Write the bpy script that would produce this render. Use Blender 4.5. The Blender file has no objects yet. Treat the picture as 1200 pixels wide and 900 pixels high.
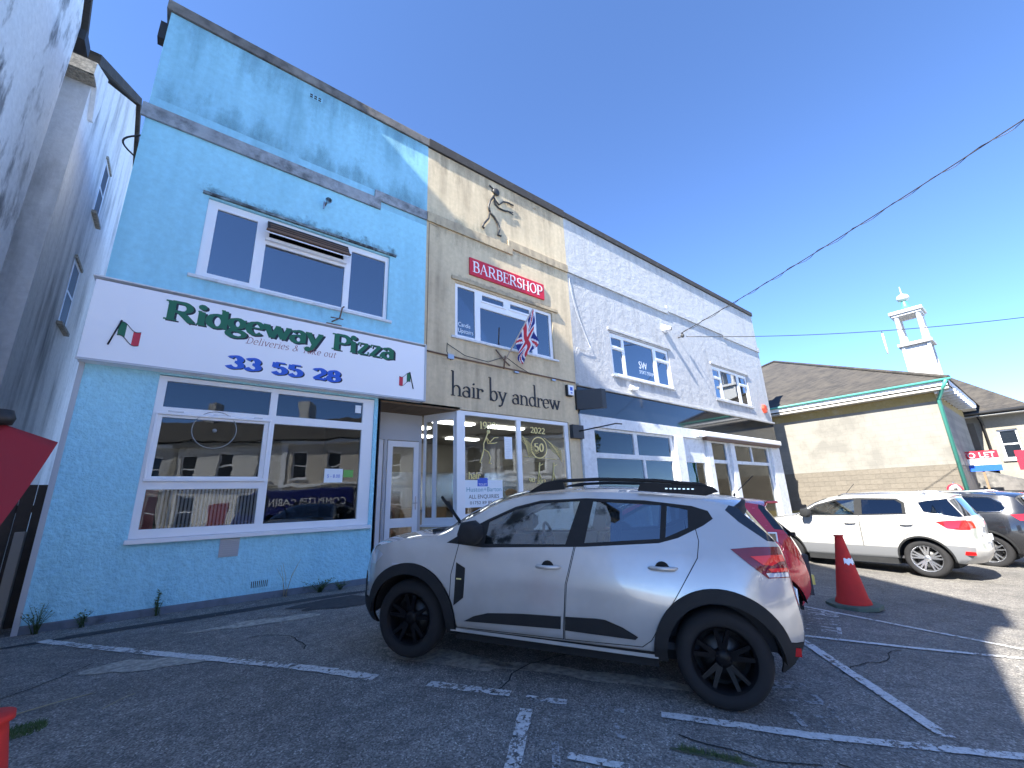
import bpy, bmesh, math, random
from math import sin, cos, pi, radians, sqrt, atan2
from mathutils import Vector, Matrix
from mathutils.geometry import delaunay_2d_cdt
random.seed(7)
scene = bpy.context.scene
col = scene.collection

# ------------------------------------------------------------------ camera
CAM_H = 1.43
def _rot(a, b, c):
    B = Matrix(((1,0,0),(0,0,-1),(0,1,0)))
    Ry = Matrix(((cos(a),0,-sin(a)),(0,1,0),(sin(a),0,cos(a))))
    Rx = Matrix(((1,0,0),(0,cos(b),sin(b)),(0,-sin(b),cos(b))))
    Rz = Matrix(((cos(c),-sin(c),0),(sin(c),cos(c),0),(0,0,1)))
    return Rz @ Rx @ Ry @ B
_R = _rot(.67214, .27045, -.0360155)
cam_data = bpy.data.cameras.new('camera'); cam = bpy.data.objects.new('camera', cam_data); col.objects.link(cam)
cam_data.sensor_width = 36; cam_data.lens = 491.4/1200*36; cam_data.clip_start = .05; cam_data.clip_end = 2000
M3 = Matrix((_R[0], -Vector(_R[1]), -Vector(_R[2]))).transposed()
cam.matrix_world = Matrix.Translation((0,0,CAM_H)) @ M3.to_4x4()
scene.camera = cam

# ------------------------------------------------------------------ sky, sun, exposure
SUN_TO = Vector((-1, -.16, 1.0)).normalized()
world = bpy.data.worlds.new('World'); scene.world = world; world.use_nodes = True
wn = world.node_tree; wn.nodes.clear()
wo = wn.nodes.new('ShaderNodeOutputWorld'); wb = wn.nodes.new('ShaderNodeBackground'); ws = wn.nodes.new('ShaderNodeTexSky')
ws.sky_type = 'NISHITA'; ws.sun_disc = False
ws.sun_elevation = math.asin(SUN_TO.z); ws.sun_rotation = atan2(SUN_TO.x, SUN_TO.y)
ws.altitude = 2000; ws.air_density = .60; ws.dust_density = 0.0; ws.ozone_density = 7.5
wb.inputs[1].default_value = .15
wn.links.new(ws.outputs[0], wb.inputs[0]); wn.links.new(wb.outputs[0], wo.inputs[0])
sl = bpy.data.lights.new('sun', 'SUN'); sl.energy = 5.0; sl.angle = radians(.53); sl.color = (1, .95, .87)
so = bpy.data.objects.new('sun', sl); col.objects.link(so)
so.rotation_euler = (-SUN_TO).to_track_quat('-Z', 'Y').to_euler()
so.location = (-20, -3, 30)
vs = scene.view_settings; vs.view_transform = 'Standard'; vs.look = 'None'; vs.exposure = 2.05; vs.gamma = 1
scene.render.resolution_x = 1024; scene.render.resolution_y = 768

# ------------------------------------------------------------------ helpers
def tag(o, label=None, cat=None, group=None, kind=None):
    if label: o['label'] = label
    if cat: o['category'] = cat
    if group: o['group'] = group
    if kind: o['kind'] = kind
    return o
def empty(name, loc, rz=0, label=None, cat=None, group=None, rot=None):
    o = bpy.data.objects.new(name, None); col.objects.link(o); o.location = loc
    o.rotation_euler = rot if rot else (0,0,rz); o.empty_display_size = .1
    return tag(o, label, cat, group)
def rootinv(p):
    # offset of a thing's empty: children are authored in world coordinates
    return -Vector(p.location) if p else Vector((0,0,0))
class MB:
    def __init__(s): s.v = []; s.f = []; s.m = []; s.sm = []
    def add(s, vs_, fs, mi=0, smooth=False):
        n = len(s.v); s.v += [tuple(v) for v in vs_]
        for f in fs: s.f.append(tuple(i+n for i in f)); s.m.append(mi); s.sm.append(smooth)
        return s
    def box(s, x0, x1, y0, y1, z0, z1, mi=0):
        if x0 > x1: x0, x1 = x1, x0
        if y0 > y1: y0, y1 = y1, y0
        if z0 > z1: z0, z1 = z1, z0
        return s.add([(x0,y0,z0),(x1,y0,z0),(x1,y1,z0),(x0,y1,z0),(x0,y0,z1),(x1,y0,z1),(x1,y1,z1),(x0,y1,z1)],
            [(0,3,2,1),(4,5,6,7),(0,1,5,4),(1,2,6,5),(2,3,7,6),(3,0,4,7)], mi)
    def prism(s, pts, axis, a0, a1, mi=0):
        # pts 2-D polygon, extruded along axis ('x': pts=(y,z); 'y': pts=(x,z); 'z': pts=(x,y))
        def P(p, a): return {'x': (a,p[0],p[1]), 'y': (p[0],a,p[1]), 'z': (p[0],p[1],a)}[axis]
        n = len(pts); vs_ = [P(p,a0) for p in pts]+[P(p,a1) for p in pts]
        fs = [tuple(range(n)), tuple(range(2*n-1, n-1, -1))]+[(i, i+n, (i+1)%n+n, (i+1)%n) for i in range(n)]
        return s.add(vs_, fs, mi)
    def beam(s, p, q, w, h=None, mi=0, up=(0,0,1)):
        h = h or w; p = Vector(p); q = Vector(q); d = (q-p).normalized(); u = Vector(up)
        if abs(d.dot(u)) > .98: u = Vector((0,1,0))
        a = d.cross(u).normalized()*w/2; b = a.cross(d).normalized()*h/2
        vs_ = [p-a-b, p+a-b, p+a+b, p-a+b, q-a-b, q+a-b, q+a+b, q-a+b]
        return s.add(vs_, [(0,1,2,3),(7,6,5,4),(0,4,5,1),(1,5,6,2),(2,6,7,3),(3,7,4,0)], mi)
    def tube(s, pts, r, n=8, mi=0, caps=True):
        pts = [Vector(p) for p in pts]; rr = r if isinstance(r, (list,tuple)) else [r]*len(pts)
        vs_ = []; pa = None
        for i, p in enumerate(pts):
            d = (pts[min(i+1,len(pts)-1)]-pts[max(i-1,0)]).normalized()
            if pa is None: pa = d.orthogonal().normalized()
            pa = (pa - d*pa.dot(d)).normalized(); b = d.cross(pa)
            for k in range(n):
                t = 2*pi*k/n; vs_.append(p + (pa*cos(t)+b*sin(t))*rr[i])
        fs = []
        for i in range(len(pts)-1):
            for k in range(n): fs.append((i*n+k, i*n+(k+1)%n, (i+1)*n+(k+1)%n, (i+1)*n+k))
        s.add(vs_, fs, mi, True)
        if caps: s.add(vs_[:n], [tuple(range(n-1,-1,-1))], mi); s.add(vs_[-n:], [tuple(range(n))], mi)
        return s
    def lathe(s, prof, c=(0,0,0), axis='z', n=24, mi=0, smooth=True, sq=None):
        vs_ = []
        for r, h in prof:
            for k in range(n):
                t = 2*pi*k/n; a = r*cos(t); b = r*sin(t)
                if axis == 'z': q = (a,b,h)
                elif axis == 'y': q = (a,h,b)
                else: q = (h,a,b)
                vs_.append((c[0]+q[0], c[1]+q[1], c[2]+q[2]))
        fs = []
        for i in range(len(prof)-1):
            for k in range(n): fs.append((i*n+k, i*n+(k+1)%n, (i+1)*n+(k+1)%n, (i+1)*n+k))
        return s.add(vs_, fs, mi, smooth)
    def build(s, name, mats, parent=None, label=None, cat=None, group=None, kind=None, bevel=0, local=False):
        me = bpy.data.meshes.new(name)
        off = Vector((0,0,0)) if (local or parent is None) else rootinv(parent if parent.parent is None else parent.parent)
        if parent is not None and parent.parent is not None and not local: off = off - Vector(parent.location)
        me.from_pydata([tuple(Vector(v)+off) for v in s.v], [], s.f)
        if not isinstance(mats, (list,tuple)): mats = [mats]
        for m in mats: me.materials.append(m)
        me.polygons.foreach_set('material_index', s.m)
        me.polygons.foreach_set('use_smooth', s.sm)
        bm = bmesh.new(); bm.from_mesh(me)
        bmesh.ops.remove_doubles(bm, verts=bm.verts, dist=1e-5) if any(s.sm) else None
        bmesh.ops.recalc_face_normals(bm, faces=bm.faces)
        bm.to_mesh(me); bm.free()
        o = bpy.data.objects.new(name, me); col.objects.link(o)
        if parent: o.parent = parent
        if bevel:
            b = o.modifiers.new('bevel', 'BEVEL'); b.width = bevel; b.segments = 2; b.limit_method = 'ANGLE'
        return tag(o, label, cat, group, kind)
def gz(x, y): return -.03*min(max(0, x-3.5), 16.5) - .04*max(0, 4.5-max(y, 0))

# ------------------------------------------------------------------ materials
def mat(name, base=(.5,.5,.5), rough=.6, metal=0, coat=0, spec=.5, emit=None, es=1, alpha=None):
    m = bpy.data.materials.new(name); m.use_nodes = True; b = m.node_tree.nodes['Principled BSDF']
    b.inputs['Base Color'].default_value = (*base,1); b.inputs['Roughness'].default_value = rough
    b.inputs['Metallic'].default_value = metal; b.inputs['Coat Weight'].default_value = coat
    b.inputs['Coat Roughness'].default_value = .03; b.inputs['Specular IOR Level'].default_value = spec
    if emit: b.inputs['Emission Color'].default_value = (*emit,1); b.inputs['Emission Strength'].default_value = es
    return m
class NT:
    def __init__(s, m): s.t = m.node_tree; s.b = s.t.nodes['Principled BSDF']; s.co = s.t.nodes.new('ShaderNodeTexCoord').outputs['Object']
    def n(s, ty, **kw):
        n = s.t.nodes.new(ty)
        for k, v in kw.items(): setattr(n, k, v)
        return n
    def link(s, a, b): s.t.links.new(a, b)
    def mapping(s, sc, loc=(0,0,0), rot=(0,0,0)):
        m = s.n('ShaderNodeMapping'); s.link(s.co, m.inputs[0]); m.inputs['Scale'].default_value = sc; m.inputs['Location'].default_value = loc; m.inputs['Rotation'].default_value = rot
        return m.outputs[0]
    def noise(s, scale, detail=4, rough=.55, sc=(1,1,1), loc=(0,0,0), dist=0):
        t = s.n('ShaderNodeTexNoise'); s.link(s.mapping(sc, loc), t.inputs['Vector']); t.inputs['Scale'].default_value = scale
        t.inputs['Detail'].default_value = detail; t.inputs['Roughness'].default_value = rough; t.inputs['Distortion'].default_value = dist
        return t.outputs['Fac']
    def vor(s, scale, sc=(1,1,1), feature='F1'):
        t = s.n('ShaderNodeTexVoronoi', feature=feature); s.link(s.mapping(sc), t.inputs['Vector']); t.inputs['Scale'].default_value = scale
        return t
    def ramp(s, fac, stops):
        r = s.n('ShaderNodeValToRGB'); s.link(fac, r.inputs[0]); e = r.color_ramp.elements
        while len(e) < len(stops): e.new(.5)
        for i, (p, c) in enumerate(stops): e[i].position = p; e[i].color = (*c,1) if len(c) == 3 else c
        return r.outputs[0]
    def mix(s, fac, a, b, mode='MIX'):
        m = s.n('ShaderNodeMix', data_type='RGBA', blend_type=mode)
        for inp, v in ((m.inputs[0], fac), (m.inputs[6], a), (m.inputs[7], b)):
            if isinstance(v, (int, float)): inp.default_value = v
            elif isinstance(v, tuple): inp.default_value = (*v,1)
            else: s.link(v, inp)
        return m.outputs[2]
    def math(s, op, a, b=0):
        m = s.n('ShaderNodeMath', operation=op)
        for i, v in enumerate((a,b)):
            if isinstance(v, (int,float)): m.inputs[i].default_value = v
            else: s.link(v, m.inputs[i])
        return m.outputs[0]
    def color(s, c): s.link(c, s.b.inputs['Base Color'])
    def bump(s, h, strength=.4, dist=.01, prev=None):
        b = s.n('ShaderNodeBump'); s.link(h, b.inputs['Height']); b.inputs['Strength'].default_value = strength; b.inputs['Distance'].default_value = dist
        if prev is not None: s.link(prev, b.inputs['Normal'])
        s.link(b.outputs[0], s.b.inputs['Normal']); return b.outputs[0]
def BW(v): return (v,v,v)
def render_mat(name, base, stain, amt=.5, bscale=60, bstr=.5, bdist=.01, streak=(1.2,1.2,.12), light=None, dirt_scale=1.0, lo=.5, hi=.75, lump=(.25,.03)):
    m = mat(name, base, .9); t = NT(m)
    n1 = t.noise(1.6*dirt_scale, 8, .62, streak); n2 = t.noise(.5*dirt_scale, 4, .6, loc=(3,1,7)); n3 = t.noise(9, 4, .6)
    mask = t.math('MULTIPLY', t.ramp(n1, [(lo, BW(0)), (hi, BW(1))]), t.ramp(n2, [(.35, BW(.25)), (.62, BW(1))]))
    mask = t.math('MULTIPLY', mask, min(1, amt*1.35))
    c = t.mix(t.ramp(n3, [(.3, BW(0)), (.7, BW(1))]), tuple(x*.9 for x in base), tuple(min(1, x*1.07) for x in base))
    if light: c = t.mix(t.ramp(t.noise(.9, 3, loc=(5,5,5)), [(.45, BW(0)), (.7, BW(.6))]), c, light)
    t.color(t.mix(mask, c, stain))
    p = t.bump(t.noise(bscale, 3, .6), bstr, bdist)
    t.bump(t.noise(2.2 if lump[1] < .05 else 4.5, 4), lump[0], lump[1], p)
    return m
M = {}
M['blue_smooth'] = render_mat('blue_render', (.31,.63,.76), (.18,.42,.52), .6, 70, .25, .006, lo=.42, hi=.8)
M['blue_parapet'] = render_mat('weathered_blue_render', (.28,.56,.70), (.12,.27,.34), .9, 50, .3, .008, lo=.38, hi=.72, dirt_scale=.9)
M['blue_rough'] = render_mat('stippled_blue_render', (.38,.74,.88), (.15,.40,.54), .35, 17, 1.0, .03, lo=.45, hi=.8)
M['grey_course'] = render_mat('grey_coping', (.30,.33,.36), (.10,.11,.12), .9, 40, .4, .01, (1,1,1), lo=.4, hi=.65, dirt_scale=3)
M['coping'] = render_mat('lichened_coping', (.16,.15,.14), (.05,.05,.05), .9, 40, .5, .01, (1,1,1), light=(.35,.34,.31), lo=.35, hi=.6, dirt_scale=3)
M['black_coping'] = render_mat('black_edging', (.035,.033,.033), (.08,.08,.07), .6, 30, .4, .01, (1,1,1), dirt_scale=3)
M['cream'] = render_mat('cream_render', (.62,.505,.33), (.26,.20,.13), .65, 70, .3, .008, lo=.42, hi=.75, dirt_scale=1.3)
M['cream_course'] = render_mat('cream_course_render', (.46,.37,.24), (.12,.10,.08), .7, 50, .4, .008, (1,1,.4), lo=.4, hi=.7, dirt_scale=3)
M['white_render'] = render_mat('white_render', (.45,.455,.455), (.27,.27,.265), .5, 24, .6, .015, lump=(.4,.055), lo=.45, hi=.75, dirt_scale=1.2)
M['old_white'] = render_mat('mossy_white_render', (.78,.79,.79), (.05,.055,.06), .75, 30, .5, .012, (1,1,.35), lo=.52, hi=.60, dirt_scale=.9)
M['old_white_b'] = render_mat('streaked_white_render', (.76,.77,.77), (.16,.17,.18), .7, 30, .5, .012, (1,1,.15), lo=.45, hi=.7, dirt_scale=1.1)
M['upvc'] = mat('white_upvc', (.80,.81,.83), .35)
M['upvc_grey'] = mat('grey_upvc', (.45,.47,.5), .4)
M['old_frame'] = render_mat('peeling_white_paint', (.68,.70,.72), (.35,.36,.37), .5, 60, .2, .004, (1,1,1), dirt_scale=4)
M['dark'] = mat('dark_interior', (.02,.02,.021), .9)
M['room'] = mat('interior_plaster', (.16,.15,.14), .9)
M['room_floor'] = mat('interior_floor', (.12,.09,.07), .7)
M['black_gloss'] = mat('black_gloss_panel', (.012,.016,.022), .06, spec=.6, coat=0)
M['black_matt'] = mat('black_board', (.02,.022,.025), .5)
M['black_plastic'] = mat('black_plastic', (.012,.0125,.013), .55)
M['iron'] = mat('black_iron', (.02,.02,.02), .5)
M['rust'] = mat('rusty_metal', (.16,.10,.07), .8)
M['sign_white'] = mat('white_sign_panel', (.86,.86,.88), .3)
M['sign_green'] = mat('sign_green', (.012,.13,.05), .35)
M['sign_black'] = mat('sign_black', (.01,.01,.012), .35)
M['sign_blue'] = mat('sign_blue', (.02,.10,.55), .35)
M['sign_red'] = mat('sign_red', (.55,.02,.04), .35)
M['sign_redbrown'] = mat('sign_dark_red', (.25,.04,.04), .4)
M['white_paint'] = mat('white_paint', (.8,.8,.8), .4)
M['gold'] = mat('gold_vinyl', (.75,.62,.25), .4)
M['paper'] = mat('paper', (.78,.82,.85), .6)
M['chrome'] = mat('bright_metal', (.7,.7,.7), .15, 1)
M['steel'] = mat('brushed_steel', (.45,.46,.48), .35, 1)
M['timber'] = render_mat('brown_timber', (.22,.15,.09), (.08,.05,.03), .7, 30, .3, .004, (1,1,6))
M['fence_wood'] = render_mat('dark_fence_timber', (.06,.045,.035), (.02,.015,.012), .7, 30, .5, .006, (4,4,.4))
M['green_metal'] = mat('pale_green_paint', (.06,.27,.215), .5)
M['leaf'] = mat('weed_leaf', (.06,.11,.03), .7)
M['straw'] = mat('dry_stem', (.35,.32,.2), .8)
M['lit_panel'] = mat('lit_ceiling_panel', (.9,.9,.85), .5, emit=(1,.97,.9), es=3)
def glass_mat(name, tint=(.8,.85,.9), refl=.25, rough=.01, blend=.35, wave=0.0):
    m = bpy.data.materials.new(name); m.use_nodes = True; t = m.node_tree; t.nodes.clear()
    o = t.nodes.new('ShaderNodeOutputMaterial'); mx = t.nodes.new('ShaderNodeMixShader'); tr = t.nodes.new('ShaderNodeBsdfTransparent'); gl = t.nodes.new('ShaderNodeBsdfGlossy')
    fr = t.nodes.new('ShaderNodeLayerWeight'); fr.inputs[0].default_value = blend
    tx = t.nodes.new('ShaderNodeTexCoord'); nz = t.nodes.new('ShaderNodeTexNoise'); nz.inputs['Scale'].default_value = 1.3; bp = t.nodes.new('ShaderNodeBump'); bp.inputs['Strength'].default_value = wave; bp.inputs['Distance'].default_value = .02
    t.links.new(tx.outputs['Object'], nz.inputs['Vector']); t.links.new(nz.outputs[0], bp.inputs['Height']); t.links.new(bp.outputs[0], gl.inputs['Normal'])
    ma = t.nodes.new('ShaderNodeMath'); ma.operation = 'MULTIPLY_ADD'; ma.inputs[1].default_value = 1-refl; ma.inputs[2].default_value = refl
    t.links.new(fr.outputs['Fresnel'], ma.inputs[0]); t.links.new(ma.outputs[0], mx.inputs[0])
    tr.inputs[0].default_value = (*tint,1); gl.inputs['Roughness'].default_value = rough; gl.inputs[0].default_value = (.92,.96,1,1)
    t.links.new(tr.outputs[0], mx.inputs[1]); t.links.new(gl.outputs[0], mx.inputs[2]); t.links.new(mx.outputs[0], o.inputs[0])
    return m
M['glass'] = glass_mat('shop_glass', (.75,.78,.8), .025, blend=.25, wave=.14)
M['glass_up'] = glass_mat('upper_window_glass', (.35,.37,.40), .20)
M['glass_car'] = glass_mat('car_glass', (.55,.62,.6), .12)
M['glass_dark'] = glass_mat('privacy_glass', (.06,.06,.07), .05)
def stain_mat(name, c, down=True, amt=.8, sc=(5,5,1.2)):
    m = mat(name, c, .95); t = NT(m)
    gen = t.n('ShaderNodeTexCoord').outputs['Generated']; sp = t.n('ShaderNodeSeparateXYZ'); t.link(gen, sp.inputs[0])
    g = sp.outputs[2] if down else t.math('SUBTRACT', 1.0, sp.outputs[2])     # 1 at the edge the dirt starts from
    n = t.noise(1.6, 7, .7, sc)
    ex = t.math('MULTIPLY', t.math('MULTIPLY', sp.outputs[0], t.math('SUBTRACT', 1.0, sp.outputs[0])), 30.0)
    f = t.math('ADD', t.math('MULTIPLY', t.math('SUBTRACT', n, .52), 4.5), t.math('SUBTRACT', t.math('MULTIPLY', g, 1.5), .75))
    cl = t.n('ShaderNodeClamp'); t.link(f, cl.inputs[0]); c2 = t.n('ShaderNodeClamp'); t.link(ex, c2.inputs[0])
    e2 = t.n('ShaderNodeClamp'); t.link(t.math('MULTIPLY', t.math('SUBTRACT', 1.0, g), -6.0), e2.inputs[0])
    tail = t.n('ShaderNodeClamp'); t.link(t.math('MULTIPLY', g, 5.0), tail.inputs[0])
    t.link(t.math('MULTIPLY', t.math('MULTIPLY', t.math('MULTIPLY', cl.outputs[0], c2.outputs[0]), tail.outputs[0]), amt), t.b.inputs['Alpha'])
    return m
M['mould_up'] = stain_mat('black_mould', (.06,.08,.08), False, .55, (3,3,2.5)); M['run_down'] = stain_mat('grime_runs', (.16,.16,.15), True, .16, (3,3,.8)); M['brown_run'] = stain_mat('brown_runs', (.20,.15,.10), True, .28, (2.4,2.4,.6)); M['moss_run'] = stain_mat('green_runs', (.12,.24,.30), True, .25, (1.8,1.8,.5)); M['splash'] = stain_mat('splash_dirt', (.10,.12,.10), False, .7, (3,3,3))
# asphalt
def asphalt():
    m = mat('asphalt', (.06,.06,.06), .85); t = NT(m)
    v = t.vor(95); sp = t.ramp(v.outputs['Color'], [(0, (.05,.047,.042)), (.45, (.145,.137,.122)), (.8, (.25,.237,.212)), (1, (.48,.46,.42))])
    n = t.noise(.8, 6, .65); n2 = t.noise(6, 5, .7, loc=(2,9,0)); n3 = t.noise(.3, 3, .5, loc=(7,7,0))
    c = t.mix(t.ramp(n, [(.35, BW(0)), (.65, BW(1))]), t.mix(.0, sp, sp), t.mix(1, sp, (1.5,1.5,1.5), 'MULTIPLY'))
    c = t.mix(t.ramp(n2, [(.4, BW(0)), (.7, BW(.55))]), c, (.055,.056,.058))
    sep = t.n('ShaderNodeSeparateXYZ'); t.link(t.co, sep.inputs[0])
    # asphalt colour darkened away from the forecourt to hold back the sunlit road
    near = t.math('SUBTRACT', t.math('ADD', sep.outputs[0], t.math('MULTIPLY', t.noise(1.5, 3), .8)), t.math('MULTIPLY', sep.outputs[1], .3))
    far = t.ramp(t.math('DIVIDE', near, 20.0), [(.17, BW(0)), (.5, BW(1))])
    c = t.mix(far, c, t.mix(1, c, (.74,.73,.72), 'MULTIPLY'))
    # unseen street behind the yard, colour made pale to bounce sunlight into the shade
    st = t.ramp(t.math('DIVIDE', t.math('SUBTRACT', t.math('MULTIPLY', t.noise(1.1, 3), .5), sep.outputs[1]), 3.0), [(.30, BW(0)), (.42, BW(1))])
    c = t.mix(st, c, t.mix(sp, (.42,.41,.38), (.52,.50,.47)))
    t.color(c)
    g = t.vor(95); p = t.bump(g.outputs['Distance'], .9, .006)
    t.bump(t.noise(5, 4), .4, .02, p)
    return m
M['asphalt'] = asphalt()
def patchmat(name, a, b):
    m = mat(name, a, .9); t = NT(m); t.color(t.mix(t.ramp(t.noise(14, 6, .7), [(.4, BW(0)), (.6, BW(1))]), a, b)); t.bump(t.noise(60,3), .6, .006); return m
M['patch'] = patchmat('worn_concrete_patch', (.44,.41,.34), (.22,.21,.185))
M['patch_dark'] = patchmat('dark_asphalt_patch', (.03,.031,.034), (.05,.05,.052))
M['moss'] = patchmat('mossy_dirt', (.07,.09,.04), (.11,.105,.085))
def linemat(name, wear=.5, c=(.62,.62,.6)):
    m = mat(name, c, .7); t = NT(m); t.b = m.node_tree.nodes['Principled BSDF']
    n = t.noise(22, 6, .75); n2 = t.noise(2.5, 3, loc=(4,4,0)); f = t.math('ADD', n, t.math('MULTIPLY', n2, .5))
    a = t.ramp(f, [(.50+wear*.4, BW(0)), (.54+wear*.4, BW(1))])
    m.node_tree.links.new(a, t.b.inputs['Alpha'])
    t.color(t.mix(t.ramp(t.noise(40,3), [(.4,BW(0)),(.7,BW(1))]), c, tuple(x*.7 for x in c)))
    return m
M['line_crisp'] = linemat('road_paint', .42)
M['line_worn'] = linemat('worn_road_paint', .56)
M['line_solid'] = linemat('solid_road_paint', .47)
M['line_faint'] = linemat('faint_road_paint', .62, (.38,.39,.39))
def slate_mat(name, a, b, s=9):
    m = mat(name, a, .85); t = NT(m); br = t.n('ShaderNodeTexBrick'); t.link(t.mapping((1,1,1)), br.inputs['Vector'])
    # rows follow height: use (y or x)+z projected
    sp = t.n('ShaderNodeSeparateXYZ'); t.link(t.co, sp.inputs[0]); cb = t.n('ShaderNodeCombineXYZ')
    t.link(t.math('ADD', sp.outputs[0], sp.outputs[1]), cb.inputs[0]); t.link(t.math('MULTIPLY', sp.outputs[2], 1.5), cb.inputs[1]); t.link(cb.outputs[0], br.inputs['Vector'])
    br.inputs['Scale'].default_value = 1; br.inputs['Brick Width'].default_value = .3; br.inputs['Row Height'].default_value = .22; br.inputs['Mortar Size'].default_value = .012
    br.inputs['Color1'].default_value = (*a,1); br.inputs['Color2'].default_value = (*b,1); br.inputs['Mortar'].default_value = (a[0]*.4,a[1]*.4,a[2]*.4,1)
    t.color(t.mix(t.ramp(t.noise(1.3,6,.7), [(.4,BW(0)),(.65,BW(.7))]), br.outputs['Color'], (.065,.057,.045)))
    t.bump(br.outputs['Fac'], -.5, .02)
    return m
M['slate'] = slate_mat('roof_slate', (.026,.024,.022), (.05,.045,.039))

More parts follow.
